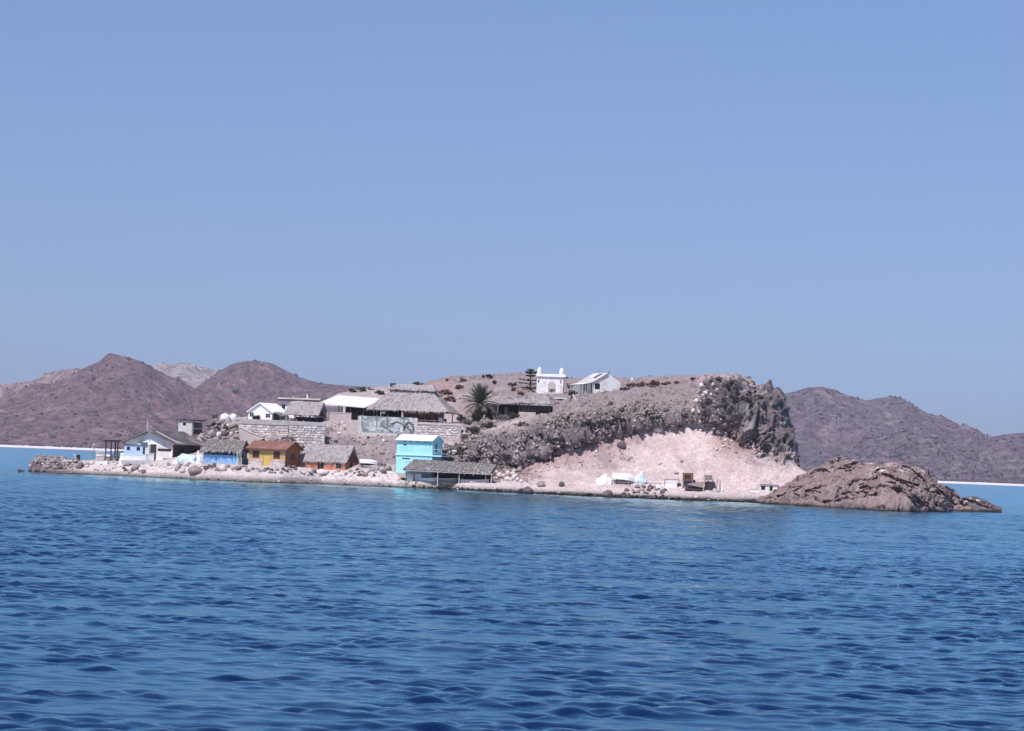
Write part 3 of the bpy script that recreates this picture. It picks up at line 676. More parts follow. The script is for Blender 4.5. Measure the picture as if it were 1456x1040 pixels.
def window(parent, frame_mat, pane_mat, x0, x1, z0, z1, y, t=0.06, bars=(1, 1), axis='x', name='window', proud=0.04):
    b = MB()
    b.box(x0, x1, y - proud, y + 0.05, z0, z0 + t).box(x0, x1, y - proud, y + 0.05, z1 - t, z1)
    b.box(x0, x0 + t, y - proud, y + 0.05, z0 + t, z1 - t).box(x1 - t, x1, y - proud, y + 0.05, z0 + t, z1 - t)
    for i in range(1, bars[0] + 1):
        xc = x0 + (x1 - x0) * i / (bars[0] + 1); b.box(xc - t * 0.35, xc + t * 0.35, y - proud * 0.7, y + 0.04, z0 + t, z1 - t)
    for i in range(1, bars[1] + 1):
        zc = z0 + (z1 - z0) * i / (bars[1] + 1); b.box(x0 + t, x1 - t, y - proud * 0.6, y + 0.035, zc - t * 0.35, zc + t * 0.35)
    p = MB().box(x0 + t * 0.5, x1 - t * 0.5, y + 0.055, y + 0.075, z0 + t * 0.5, z1 - t * 0.5)
    if axis == 'y':
        for q in (b, p): q.v = [(-yy, xx, zz) for xx, yy, zz in q.v]
    o = b.build(name, frame_mat, parent); p.build('pane', pane_mat, o); return o

# thatch: thick uneven slab plus shaggy palm strands
def thatch(parent, planes, mat, name='roof', thick=0.28, seed=1, dens=16, rag=0.35):
    """planes: list of (eave_left, eave_right, ridge_right, ridge_left)"""
    rs = np.random.default_rng(seed); roof = MB(); st = MB()
    for a, b_, c, d in planes:
        a, b_, c, d = [np.array(q, float) for q in (a, b_, c, d)]
        L = np.linalg.norm(b_ - a); S = np.linalg.norm((d + c - a - b_) / 2)
        nu = max(4, int(L / 0.25)); nv = max(4, int(S / 0.25))
        n = np.cross(b_ - a, d - a) if np.linalg.norm(d - c) > 1e-6 else np.cross(b_ - a, d - a); n = n / np.linalg.norm(n)
        if n[2] < 0: n = -n
        V = []
        rg = rs.normal(0, 1, nu + 1)
        for j in range(nv + 1):
            t = j / nv
            for i in range(nu + 1):
                s_ = i / nu
                e = a + (b_ - a) * s_; r = d + (c - d) * s_
                p = e + (r - e) * t
                if j == 0: p = p - (r - e) / (np.linalg.norm(r - e) + 1e-9) * abs(rg[i]) * 0.12
                k = float(vnoise((p * 1.3 + 40 + seed)[None])[0]) * 0.10 + rs.normal(0, 0.03)
                step = 0.06 * (((t * S * 1.1) % 1.0))
                V.append(p + n * (k + 0.04 - step))
        nV = len(V); lo = [p - n * thick * (0.55 + 0.45 * min(1, (q // (nu + 1)) / 2)) for q, p in enumerate(V)]
        f = []
        w = nu + 1
        for j in range(nv):
            for i in range(nu):
                q = j * w + i; f.append((q, q + 1, q + w + 1, q + w)); f.append((q + nV, q + w + nV, q + w + 1 + nV, q + 1 + nV))
        for i in range(nu): f.append((i + 1, i, i + nV, i + 1 + nV)); q = nv * w + i; f.append((q, q + 1, q + 1 + nV, q + nV))
        for j in range(nv): q = j * w; f.append((q, q + w, q + w + nV, q + nV)); q = j * w + nu; f.append((q + w, q, q + nV, q + w + nV))
        roof.add(V + lo, f)
        m = int(L * S * dens)
        for _ in range(m):
            s_ = rs.uniform(0, 1); t = rs.uniform(0, 1) ** 1.3
            e = a + (b_ - a) * s_; r = d + (c - d) * s_; p = e + (r - e) * t + n * (0.06 + rs.uniform(0, 0.06))
            dn = -(r - e) / (np.linalg.norm(r - e) + 1e-9); sd = np.cross(n, dn)
            l = rs.uniform(0.3, 0.8); wv = rs.uniform(0.03, 0.07)
            tip = p + dn * l + n * rs.uniform(-0.05, 0.12) + sd * rs.normal(0, 0.12) - np.array([0, 0, rs.uniform(0, rag) * (1 if t < 0.12 else 0.1)])
            st.add([p - sd * wv, p + sd * wv, tip], [(0, 1, 2)])
    o = roof.build(name, mat, parent)
    k = st.build('thatch', M['strand'], o); k['kind'] = 'stuff'
    return o
_stone = []
def stone_meshes():
    if _stone: return _stone
    for q in range(7):
        bm = bmesh.new(); bmesh.ops.create_cube(bm, size=1.0); bmesh.ops.bevel(bm, geom=bm.edges[:], offset=0.22, segments=1, affect='EDGES')
        rs = random.Random(q)
        for v in bm.verts: v.co += Vector((rs.uniform(-.13, .13), rs.uniform(-.1, .1), rs.uniform(-.13, .13)))
        me = bpy.data.meshes.new('stone'); bm.to_mesh(me); bm.free(); _stone.append(me)
        me.materials.append(M['stone%d' % (q % 3)])
    return _stone
def masonry(parent, x0, x1, z0, z1, y, sw=0.75, sh=0.42, seed=1, back=0.5, mortar=None, topf=None, backing=True):
    rs = random.Random(seed)
    if backing: box(parent, 'wall_core', mortar or M['mortar'], x0, x1, y, y + back, z0, z1)
    ms = stone_meshes(); z = z0; row = 0
    while z < z1 - 0.1:
        h = min(sh * rs.uniform(0.8, 1.25), z1 - z); x = x0 - (rs.uniform(0, 0.4) if row % 2 else 0)
        while x < x1 - 0.12:
            w = sw * rs.uniform(0.45, 1.5); xa = max(x, x0); xb = min(x + w, x1)
            if xb - xa > 0.15:
                o = bpy.data.objects.new('stone', rs.choice(ms)); col.objects.link(o); o.parent = parent
                o.location = ((xa + xb) / 2, y + 0.02 + rs.uniform(-0.03, 0.04), z + h / 2)
                o.scale = ((xb - xa) * 0.97, 0.28, h * 0.95); o.rotation_euler = (0, rs.uniform(-.16, .16), 0)
            x += w
        z += h; row += 1
_boul = []
def boulder_meshes():
    if _boul: return _boul
    for q in range(8):
        v, f = ico(2); rs = np.random.default_rng(50 + q)
        for _ in range(9):                                   # chop flat facets
            n = rs.normal(0, 1, 3); n /= np.linalg.norm(n); d = rs.uniform(0.62, 0.9)
            h = v @ n; v = v - np.outer(np.maximum(h - d, 0) * 0.9, n)
        v = v * (1 + 0.16 * fbm(v * 1.1 + q * 9, 3, 0.5, q)[:, None] + 0.05 * fbm(v * 4 + q, 3, .6, q + 30)[:, None])
        me = bpy.data.meshes.new('boulder'); me.from_pydata(v.tolist(), [], f.tolist()); me.update()
        me.polygons.foreach_set('use_smooth', np.ones(len(me.polygons), bool)); _boul.append(me)
    return _boul
BQ = []
def boulder(px, py, wpx, hpx, label, group=None, mat='rock', seed=None, Y=None, sink=0.3, cat='boulder', name='boulder'):
    BQ.append((wpx * hpx * (3 if group is None else 1), (px, py, wpx, hpx, label, group, mat, seed, Y, sink, cat, name)))
def finish_boulders(limit=285):
    """the largest rocks are things of their own, the rest one mass of loose rocks per kind of stone"""
    BQ.sort(key=lambda q: -q[0]); rest = {}
    for i, (_, a) in enumerate(BQ):
        o = place_boulder(*a)
        if i >= limit:
            mw = Matrix.LocRotScale(o.location, o.rotation_euler, o.scale); n = len(o.data.vertices)
            v = np.empty(n * 3, np.float32); o.data.vertices.foreach_get('co', v); v = v.reshape(-1, 3)
            v = v @ np.array(mw.to_3x3()).T + np.array(mw.translation)
            f = np.empty(len(o.data.polygons) * 3, np.int32); o.data.polygons.foreach_get('vertices', f)
            rest.setdefault(a[6], []).append((v, f.reshape(-1, 3))); bpy.data.objects.remove(o)
    nm = {'rock': ('loose_grey_rocks', "small grey pink rocks lying among the boulders"), 'rock_dark': ('loose_dark_rocks', "small dark rocks lying among the boulders"),
          'rock_pale': ('loose_pale_rocks', "small pale rocks lying among the boulders"), 'rock_wet': ('tideline_rocks', "small weedy black rocks along the tideline")}
    for m_, L in rest.items():
        off = 0; vs = []; fs = []
        for v, f in L: vs.append(v); fs.append(f + off); off += len(v)
        o = mesh_obj(nm[m_][0], np.concatenate(vs), np.concatenate(fs), M[m_], smooth_shade=True); tag(o, nm[m_][1], "rocks", kind='stuff')
def place_boulder(px, py, wpx, hpx, label, group, mat, seed, Y, sink, cat, name):
    p = hit(px, py) if Y is None else P(px, py, Y)
    if p is None: p = P(px, py, 380)
    rs = random.Random(seed if seed is not None else int(px * 13 + py * 7)); k = p[1] / FPX
    me = boulder_meshes()[rs.randrange(8)]
    key = me.name.split('.')[0] + '_' + mat + '_' + str(_boul.index(me))
    m2 = bpy.data.meshes.get(key)
    if m2 is None: m2 = me.copy(); m2.name = key; m2.materials.clear(); m2.materials.append(M[mat])
    o = bpy.data.objects.new(name, m2); col.objects.link(o)
    rx, rz = wpx * k / 2, hpx * k / 2
    o.scale = (rx, rx * rs.uniform(0.7, 1.0), rz * 1.15)
    o.rotation_euler = (rs.uniform(-.2, .2), rs.uniform(-.25, .25), rs.uniform(0, 6.28) if abs(wpx - hpx * 1.5) < wpx * 0.5 else rs.uniform(-.3, .3))
    o.location = (p[0], p[1] + rx * 0.4, p[2] + rz * (1 - sink))
    tag(o, label, cat, group, 'thing'); return o

# ------------------------------------------------------------------ foliage
def leaf_cloud(centers, radii, n, size, rs, squash=0.8):
    """many small two-triangle leaves through the volume of several clumps"""
    centers = np.asarray(centers, float); radii = np.asarray(radii, float)
    w = radii ** 2; idx = rs.choice(len(centers), n, p=w / w.sum())
    d = rs.normal(0, 1, (n, 3)); d /= np.linalg.norm(d, axis=1, keepdims=True)
    r = radii[idx] * rs.uniform(0.35, 1.05, n) ** 0.6
    c = centers[idx] + d * r[:, None] * np.array([1, 1, squash])
    a = rs.normal(0, 1, (n, 3)); a /= np.linalg.norm(a, axis=1, keepdims=True)
    b = np.cross(a, rs.normal(0, 1, (n, 3))); b /= np.linalg.norm(b, axis=1, keepdims=True) + 1e-9
    s = size * rs.uniform(0.6, 1.4, (n, 1))
    V = np.stack([c - a * s, c + b * s * 0.45, c + a * s, c - b * s * 0.45], 1).reshape(-1, 3)
    return V, np.arange(n * 4).reshape(-1, 4)
def bush(px, py, wpx, hpx, label, mat='leaf', group=None, Y=None, n=None, seed=None, cat='bush', name='bush', leaf=0.13):
    p = hit(px, py) if Y is None else P(px, py, Y)
    if p is None: p = P(px, py, 395)
    rs = np.random.default_rng(seed if seed is not None else int(px * 17 + py)); k = p[1] / FPX
    W, H = wpx * k, hpx * k
    o = bpy.data.objects.new(name, None); col.objects.link(o); o.location = p.tolist(); tag(o, label, cat, group)
    m = 5 + int(W * 2.2)
    cs = np.stack([rs.uniform(-W / 2, W / 2, m) * 0.75, rs.uniform(-W / 3, W / 3, m), rs.uniform(0.25, 0.75, m) * H], -1)
    cs[:, 2] *= 1 - 0.5 * (np.abs(cs[:, 0]) / (W / 2)) ** 2
    rr = rs.uniform(0.16, 0.3, m) * min(W, H * 1.4)
    V, Fq = leaf_cloud(cs, rr, n or int(140 + 240 * W * H), leaf, rs)
    V[:, 2] = np.maximum(V[:, 2], 0.0)
    mesh_obj('foliage', V, Fq, M[mat], o)
    b = MB()
    for i in range(min(m, 7)):
        b.tube([(0.1 * rs.normal(), 0.1 * rs.normal(), -0.2), cs[i] * np.array([.5, .5, .5]), cs[i]], [0.06, 0.04, 0.02], 5)
    b.build('stem', M['bark'], o)
    return o

# ------------------------------------------------------------------ palette
M = {}
M['white'] = paint('white_limewash', (0.80, 0.78, 0.79), 0.10, 1.6, dirt=(0.55, 0.50, 0.50))
M['white_clean'] = paint('white_paint', (0.84, 0.83, 0.84), 0.06, 2.0, 0.6, 0.05)
M['white_roof'] = paint('white_sheet_roof', (0.84, 0.82, 0.84), 0.08, 1.2, 0.5, 0.05, streak=(3, 0.5, 0.5))
M['dark_roof'] = paint('tarred_roof', (0.115, 0.095, 0.105), 0.35, 1.1, 0.85, 0.3, 0.04, dirt=(0.30, 0.26, 0.275))
M['thatch'] = paint('grey_thatch', (0.38, 0.335, 0.345), 0.45, 4.5, 0.95, 0.8, 0.06)
M['thatch_dark'] = paint('dark_thatch', (0.17, 0.155, 0.15), 0.45, 4.5, 0.95, 0.8, 0.06)
M['strand'] = paint('thatch_strand', (0.42, 0.37, 0.375), 0.5, 3.0, 0.95, 0)
M['wood'] = paint('grey_timber', (0.26, 0.21, 0.20), 0.3, 5.0)
M['wood_dark'] = paint('dark_timber', (0.055, 0.042, 0.045), 0.35, 5.0)
M['wood_pale'] = paint('bleached_timber', (0.58, 0.50, 0.47), 0.2, 5.0)
M['dark'] = paint('interior_shade', (0.035, 0.03, 0.035), 0.3, 2.0)  # near-black paint standing in for the shade inside open buildings
M['blue'] = paint('blue_paint', (0.23, 0.43, 0.72), 0.18, 2.5, dirt=(0.38, 0.50, 0.68), streak=(2, 2, .35))
M['cabin_blue'] = paint('pale_blue_paint', (0.46, 0.57, 0.76), 0.12, 2.5, 0.5)
M['yellow'] = paint('yellow_ochre_paint', (0.52, 0.335, 0.14), 0.2, 2.5, dirt=(0.42, 0.30, 0.18), streak=(2, 2, .4))
M['yellow_door'] = paint('yellow_door_paint', (0.60, 0.40, 0.12), 0.08, 3.0)
M['red_roof'] = paint('red_brown_roof', (0.27, 0.125, 0.10), 0.28, 1.4, 0.7, 0.1, streak=(4, .6, .6), dirt=(0.34, 0.20, 0.16))
M['red_frame'] = paint('red_brown_frame', (0.20, 0.06, 0.045), 0.2, 3.0)
M['brown_and_shaded_wall'] = paint('brown_orange_and_shade', (0.30, 0.115, 0.05), 0.2, 2.0)  # brown parts, and the yellow cabin's side walls with shade in the colour
M['orange'] = paint('orange_red_paint', (0.60, 0.235, 0.15), 0.22, 2.2, dirt=(0.58, 0.36, 0.28))
M['turq'] = paint('turquoise_paint', (0.40, 0.76, 0.82), 0.14, 1.8, dirt=(0.30, 0.62, 0.68), streak=(2.5, 2.5, .3))
M['turq_pale'] = paint('pale_turquoise', (0.55, 0.82, 0.84), 0.08, 2.0)
M['concrete'] = paint('weathered_concrete', (0.47, 0.43, 0.43), 0.2, 1.5, dirt=(0.34, 0.30, 0.30))
M['concrete_pale'] = paint('pale_concrete', (0.58, 0.54, 0.52), 0.15, 1.5, dirt=(0.45, 0.41, 0.40))
M['plaster'] = paint('beige_plaster', (0.52, 0.43, 0.42), 0.18, 1.5, dirt=(0.42, 0.34, 0.34))
M['mortar'] = paint('mortar', (0.47, 0.40, 0.40), 0.2, 3.0)
M['stone0'] = paint('wall_stone_pale', (0.66, 0.58, 0.57), 0.25, 2.5, bmp=0.5, dist=0.05)
M['stone1'] = paint('wall_stone_pink', (0.60, 0.50, 0.49), 0.25, 2.5, bmp=0.5, dist=0.05)
M['stone2'] = paint('wall_stone_grey', (0.50, 0.44, 0.44), 0.25, 2.5, bmp=0.5, dist=0.05)
M['brick'] = paint('wainscot_stone', (0.44, 0.37, 0.34), 0.22, 3.0)
M['rock'] = paint('pink_grey_rock', (0.30, 0.245, 0.245), 0.4, 2.2, 0.95, 0.8, 0.12, dirt=(0.42, 0.35, 0.35))
M['rock_dark'] = paint('dark_rock', (0.125, 0.10, 0.105), 0.45, 2.2, 0.95, 0.8, 0.12, dirt=(0.20, 0.155, 0.16))
M['rock_pale'] = paint('pale_rock', (0.64, 0.55, 0.54), 0.25, 2.2, 0.95, 0.7, 0.12, dirt=(0.50, 0.42, 0.42))
M['rock_wet'] = paint('weedy_wet_rock', (0.036, 0.036, 0.03), 0.5, 2.5, 0.55, 0.8, 0.1)
M['tarp'] = paint('white_tarp', (0.78, 0.77, 0.79), 0.1, 1.5, 0.6, 0.4, 0.1)
M['tarp_blue'] = paint('pale_blue_tarp', (0.58, 0.67, 0.76), 0.2, 1.2, 0.55, 0.5, 0.12, dirt=(0.72, 0.76, 0.80))
M['net'] = paint('grey_net', (0.40, 0.45, 0.44), 0.3, 3.0)
M['rust'] = paint('rusty_iron', (0.19, 0.085, 0.06), 0.35, 4.0)
M['leaf'] = paint('grey_green_leaf', (0.085, 0.088, 0.062), 0.45, 1.5, bmp=0)
M['leaf_dark'] = paint('dark_leaf', (0.045, 0.052, 0.036), 0.45, 1.5, bmp=0)
M['leaf_pale'] = paint('dusty_leaf', (0.20, 0.19, 0.165), 0.4, 1.5, bmp=0)
M['leaf_red'] = paint('rust_brown_leaf', (0.17, 0.085, 0.065), 0.4, 1.5, bmp=0)
M['palm_leaf'] = paint('palm_frond', (0.085, 0.092, 0.06), 0.4, 2.0, 0.6, 0)
M['palm_dry'] = paint('dry_palm_frond', (0.22, 0.165, 0.13), 0.4, 2.0, 0.9, 0)
M['bark'] = paint('bark', (0.13, 0.10, 0.09), 0.3, 4.0)
M['peach'] = paint('peach_plaster', (0.66, 0.47, 0.40), 0.15, 1.5)
_g, _nt, _b = new_mat('dark_pane'); _b.inputs['Base Color'].default_value = (0.02, 0.022, 0.03, 1); _b.inputs['Roughness'].default_value = 0.12
_b.inputs['Specular IOR Level'].default_value = 0.5
M['glass'] = _g

# ================================================================== buildings
def cosd(a): return math.cos(math.radians(a))
def sind(a): return math.sin(math.radians(a))
def sheet_roof(parent, mat, W, D, H, rise, ridge, ox, oy, t=0.12, name='roof', ribs=0, rib_mat=None):
    """gable roof over a W x D box with its front at y=0, centred on x. ridge 'x' or 'y'"""
    b = MB(); s = MB()
    if ridge == 'x':
        sl = rise / (D / 2); e = H - sl * oy; r = H + rise
        A = [(-W/2-ox, -oy, e), (W/2+ox, -oy, e), (W/2+ox, D/2, r), (-W/2-ox, D/2, r)]
        B = [(W/2+ox, D+oy, e), (-W/2-ox, D+oy, e), (-W/2-ox, D/2+.001, r), (W/2+ox, D/2+.001, r)]
    else:
        sl = rise / (W / 2); e = H - sl * ox; r = H + rise
        A = [(-W/2-ox, D+oy, e), (-W/2-ox, -oy, e), (0, -oy, r), (0, D+oy, r)]
        B = [(W/2+ox, -oy, e), (W/2+ox, D+oy, e), (.001, D+oy, r), (.001, -oy, r)]
    up = np.array([0, 0, t])
    for q in (A, B): b.slab([np.array(p) + up for p in q], t)
    o = b.build(name, mat, parent)
    if ribs:
        for q in (A, B):
            q = [np.array(p) + up for p in q]
            for i in range(ribs + 1):
                f = min(max(i / ribs, 0.01), 0.99); p0 = q[0] + (q[1]-q[0])*f; p1 = q[3] + (q[2]-q[3])*f
                s.tube([p0 + up*0.25, p1 + up*0.25], 0.035, 5)
        s.build('seam', rib_mat or mat, o)
    return o
def shell(parent, mat, W, D, H, base=-0.6, front=(), right=(), left=(), ridge=None, rise=0, th=0.16, side_mat=None, back=True):
    sm = side_mat or mat
    wall(parent, 'wall', mat, 'x', -W/2, W/2, base, H, 0, th, front, top=(0, H + rise) if ridge == 'y' else None)
    if back: wall(parent, 'wall', mat, 'x', -W/2, W/2, base, H, D - th, D, (), top=(0, H + rise) if ridge == 'y' else None)
    tp = (D/2, H + rise) if ridge == 'x' else None
    wall(parent, 'wall', sm, 'y', th + .002, D - th - .002, base, H, W/2 - th, W/2, right, top=tp)
    wall(parent, 'wall', sm, 'y', th + .002, D - th - .002, base, H, -W/2, -W/2 + th, left, top=tp)
    box(parent, 'floor', M['concrete'], -W/2 + th + .01, W/2 - th - .01, th + .01, D - th - .01, base, 0.02)

# ---- white gabled house on the point
al = 27
t, k = T('beach_house', "long white house with dark sagging roof on the sandy point", "house", 211, 654.5, -al, sink=0.1)
W = 72 * k / cosd(al); D = 8.6; H = 26 * k; R = 16.5 * k
def hx(px): return (px - 211) * k / cosd(al)
def hz_(py): return (654.5 - py) * k
shell(t, M['white'], W, D, H, front=[(hx(213), hx(222.5), 0.05, hz_(631)), (hx(224.5), hx(245), hz_(640.5), hz_(636.5)), (hx(188), hx(199), hz_(645), hz_(634))],
      right=[(2.2, 3.4, 0.1, 2.1), (5.0, 6.2, 1.1, 2.0)], ridge='y', rise=R - 0.1, side_mat=M['wood_dark'])  # side walls far darker than the white front
sheet_roof(t, M['dark_roof'], W, D, H, R, 'y', 0.7, 0.75, 0.16)
box(t, 'door', M['wood_dark'], hx(213) + .02, hx(222.5) - .02, 0.09, 0.14, 0.05, hz_(631) - .03)
box(t, 'opening_panel', M['wood_dark'], hx(224.5) + .02, hx(245) - .02, 0.08, 0.13, hz_(640.5) + .02, hz_(636.5) - .02)
window(t, M['wood_dark'], M['glass'], hx(188), hx(199), hz_(645), hz_(634), 0.06)
box(t, 'lintel', M['wood_dark'], hx(198), hx(209), -0.45, -0.003, hz_(630.2), hz_(628.8))
post(t, 'ridge_beam', M['wood_dark'], (0, -0.95, H + R - 0.18), (0, D + .9, H + R - 0.18), 0.11)
for x0, z0 in ((-W/2 - .55, H - 0.28), (W/2 + .55, H - 0.28)):
    post(t, 'rafter', M['wood'], (x0, -0.72, z0 + 0.05), (0, -0.72, H + R - 0.12), 0.075)
for i, y in enumerate((0.9,)):           # pale patching strips nailed over the right slope
    x0, x1 = 0.5, W/2 + .3
    f0 = H + R * (1 - x0 / (W/2)) + .19; f1 = H + R * (1 - x1 / (W/2)) + .19
    MB().slab([(x0, y, f0), (x1, y, f1), (x1, y + .55 + .2 * (i == 0), f1), (x0, y + .55, f0)], 0.03).build('patch', M['concrete'], t)
MB().tube([(0.02, -0.7, H + R - 0.2), (0.0, -0.7, H + R + 1.8)], [0.045, 0.02], 6).build('antenna', M['white_clean'], t)
box(t, 'bench', M['wood'], hx(237), hx(246), -0.75, -0.35, 0.0, 0.5)
# lean-to pergola
t, k = T('pergola', "dark flat roofed pergola with stout posts beside the white house", "pergola", 161, 655, -14, Y=402)
b = MB().box(-16*k, 17*k, -0.2, 4.2, 26.2*k, 27.8*k)
b.build('roof', M['wood_dark'], t)
for i in range(9): box(t, 'rafter', M['wood_dark'], -15*k + i*3.7*k, -15*k + i*3.7*k + .1, -.3, 4.3, 27.9*k, 28.8*k)
for x in (-12.5, -4.5, 5.5): post(t, 'post', M['wood_dark'], (x*k, 0.1, -0.5), (x*k, 0.1, 26.2*k), 0.13)
for x in (-12.5, 5.5, 15): post(t, 'post', M['wood_dark'], (x*k, 3.9, -0.5), (x*k, 3.9, 26.2*k), 0.13)
box(t, 'screen', M['white'], -11*k, 14*k, 3.7, 3.8, -0.3, 14*k)
# cabin boat drawn up on the sand
t, k = T('cabin_boat', "white hulled fishing boat with pale blue cabin drawn up before the white house", "boat", 196, 660.5, -6, sink=0.05)
def boat_hull(name, L, Bm, Hh, mat, parent, bow=1, n=14, thick=0.06, sheer=0.35, rim=None):
    """open hull along x, bow at +x when bow=1, real inside and outside"""
    out = []; inn = []
    for i in range(n + 1):
        u = i / n; w = Bm/2 * (1 - max(0, (u - 0.45) / 0.55) ** 2.2) * (0.86 + 0.14 * min(1, u / .3)); w = max(w, 0.02)
        zt = Hh * (1 + sheer * u ** 2.4); zb = Hh * 0.42 * max(0, (u - .6) / .4) ** 2
        x = (u - .5) * L * bow
        sec = [(-w, zt), (-w * .93, zb + (zt - zb) * .45), (-w * .6, zb + (zt - zb) * .06), (0, zb), (w * .6, zb + (zt - zb) * .06), (w * .93, zb + (zt - zb) * .45), (w, zt)]
        out.append([(x, y, z) for y, z in sec]); s2 = max(0.2, 1 - thick / w)
        inn.append([(x, y * s2, z + (thick if q not in (0, 6) else 0)) for q, (y, z) in enumerate(sec)])
    b = MB(); m = 7
    V = [p for r in out for p in r] + [p for r in inn for p in r]; o2 = (n + 1) * m; f = []
    for i in range(n):
        for j in range(m - 1):
            a = i * m + j; q = (a, a + 1, a + m + 1, a + m); f.append(q); f.append(tuple(o2 + z for z in reversed(q)))
        f.append((i * m, (i + 1) * m, o2 + (i + 1) * m, o2 + i * m)); a = i * m + 6; f.append((a + m, a, o2 + a, o2 + a + m))
    f.append(tuple(range(6, -1, -1))); f.append(tuple(o2 + q for q in range(7)))
    b.add(V, f); o = b.build(name, mat, parent)
    if rim:
        r = MB(); r.tube([row[0] for row in out], 0.05, 5); r.tube([row[6] for row in out], 0.05, 5); r.build('gunwale', rim, o)
    return o
boat_hull('hull', 46*k, 2.2, 12.5*k, M['white_clean'], t, 1, rim=M['white'])
cx0, cx1, z0, z1 = -19*k, 8*k, 8*k, 27.5*k
wall(t, 'cabin', M['cabin_blue'], 'x', cx0, cx1, z0, z1, -0.85, -0.78, [(-15*k, -10.3*k, 20*k, 25*k), (-0.8*k, 4.2*k, 20*k, 25*k)])
wall(t, 'cabin', M['cabin_blue'], 'x', cx0, cx1, z0, z1, 0.78, 0.85)
wall(t, 'cabin', M['cabin_blue'], 'y', -0.775, 0.775, z0, z1, cx0, cx0 + .07)
wall(t, 'cabin', M['cabin_blue'], 'y', -0.775, 0.775, z0, z1, cx1 - .07, cx1, [(-.35, .4, z0 + .1, z1 - .25)])
window(t, M['wood_dark'], M['glass'], -15*k, -10.3*k, 20*k, 25*k, -0.83, 0.05, (0, 0)); window(t, M['wood_dark'], M['glass'], -0.8*k, 4.2*k, 20*k, 25*k, -0.83, 0.05, (0, 0))
box(t, 'cabin_roof', M['wood_dark'], cx0 - .1, cx1 + .75, -1.0, 1.0, z1 + .003, z1 + .1)
post(t, 'awning_post', M['wood'], (cx1 + .68, -.85, 9*k), (cx1 + .68, -.85, z1 + .01), .035); post(t, 'awning_post', M['wood'], (cx1 + .68, .85, 9*k), (cx1 + .68, .85, z1 + .01), .035)
post(t, 'mast', M['white_clean'], (15.5*k, 0, 6*k), (15.5*k, 0, 28*k), .045)
box(t, 'keel_block', M['wood'], -14*k, -11*k, -.8, .8, -.25, .12); box(t, 'keel_block', M['wood'], 8*k, 11*k, -.8, .8, -.25, .12)
# clutter on the point
t, k = T('mooring_pole', "slim grey pole standing at the tip of the sand point", "pole", 132.5, 655)
post(t, 'shaft', M['wood'], (0, 0, -.5), (0, 0, 22*k), .07); MB().tube([(0, 0, 22*k), (0, 0, 23.5*k)], [.11, .05], 6).build('cap', M['white_clean'], t)
t, k = T('stone_pen', "low rubble walled pen beside the slim grey pole", "wall", 146, 653, -8)
masonry(t, -10*k, 3*k, -.3, 10*k, 0, .5, .35, 31, .4); box(t, 'slab', M['concrete_pale'], -10.5*k, 3.5*k, -.1, .5, 10*k, 11*k)
t, k = T('water_trough', "boxy white trough below the rubble walled pen", "trough", 144.5, 661, -5)
b = MB().box(-8*k, 8*k, 0, .08, -.3, 7*k).box(-8*k, 8*k, .92, 1.0, -.3, 7*k).box(-8*k, -7.2*k, .082, .918, -.3, 7*k).box(7.2*k, 8*k, .082, .918, -.3, 7*k).box(-7.2*k, 7.2*k, .082, .918, -.3, 2*k)
b.build('basin', M['white'], t); box(t, 'rim', M['plaster'], -8.6*k, 8.6*k, -.06, -.002, 6*k, 7.4*k)
t, k = T('upturned_dinghy', "white dinghy lying on its side by the pergola posts", "boat", 156, 655.5, 8, sink=-.35)
o = boat_hull('hull', 2.4, 1.1, .5, M['white_clean'], t, 1, rim=M['white']); o.rotation_euler = (2.5, 0, 0); o.location = (0, 0, .45)
t, k = T('leaning_board', "pale board leaning beside the blue cabin boat", "board", 171, 660.5, 0)
o = MB().box(-2.6*k, 2.6*k, 0, .08, -.1, 17*k).build('panel', M['white'], t); o.rotation_euler = (-.25, .12, 0)
post(t, 'prop', M['wood'], (0, .7, -.2), (0.1, .25, 9*k), .04)
t, k = T('fish_crate_rack', "brown crate rack next to the leaning pale board", "rack", 165.5, 660, 0)
for x in (-4, 4): post(t, 'post', M['wood'], (x*k, 0, -.3), (x*k, 0, 13*k), .05)
for z in (2, 7, 11.5): box(t, 'shelf', M['wood'], -4.5*k, 4.5*k, -.25, .3, z*k, z*k + .06)
t, k = T('driftwood_log', "bleached driftwood log across the rocks at the tip", "log", 98, 659.5, -4, sink=-.25)
MB().tube([(-11*k, 0, 0), (-3*k, .1, .1), (5*k, 0, .12), (12*k, -.1, .32)], [.16, .2, .19, .12], 8).build('trunk', M['wood_pale'], t, True)
MB().tube([(10*k, 0, .2), (7*k, .1, 1.35)], [.12, .07], 7).build('branch', M['wood_pale'], t, True)
t, k = T('dark_drum', "dark oil drum upright behind the driftwood log", "drum", 111, 655, 0)
MB().tube([(0, 0, 0), (0, 0, .05), (0, 0, .42), (0, 0, .45), (0, 0, .85), (0, 0, .9)], [.3, .31, .3, .325, .3, .31], 14).build('barrel', M['wood_dark'], t, True)
MB().tube([(0, 0, .9), (0, 0, .93)], [.27, .27], 12).build('lid', M['rust'], t)

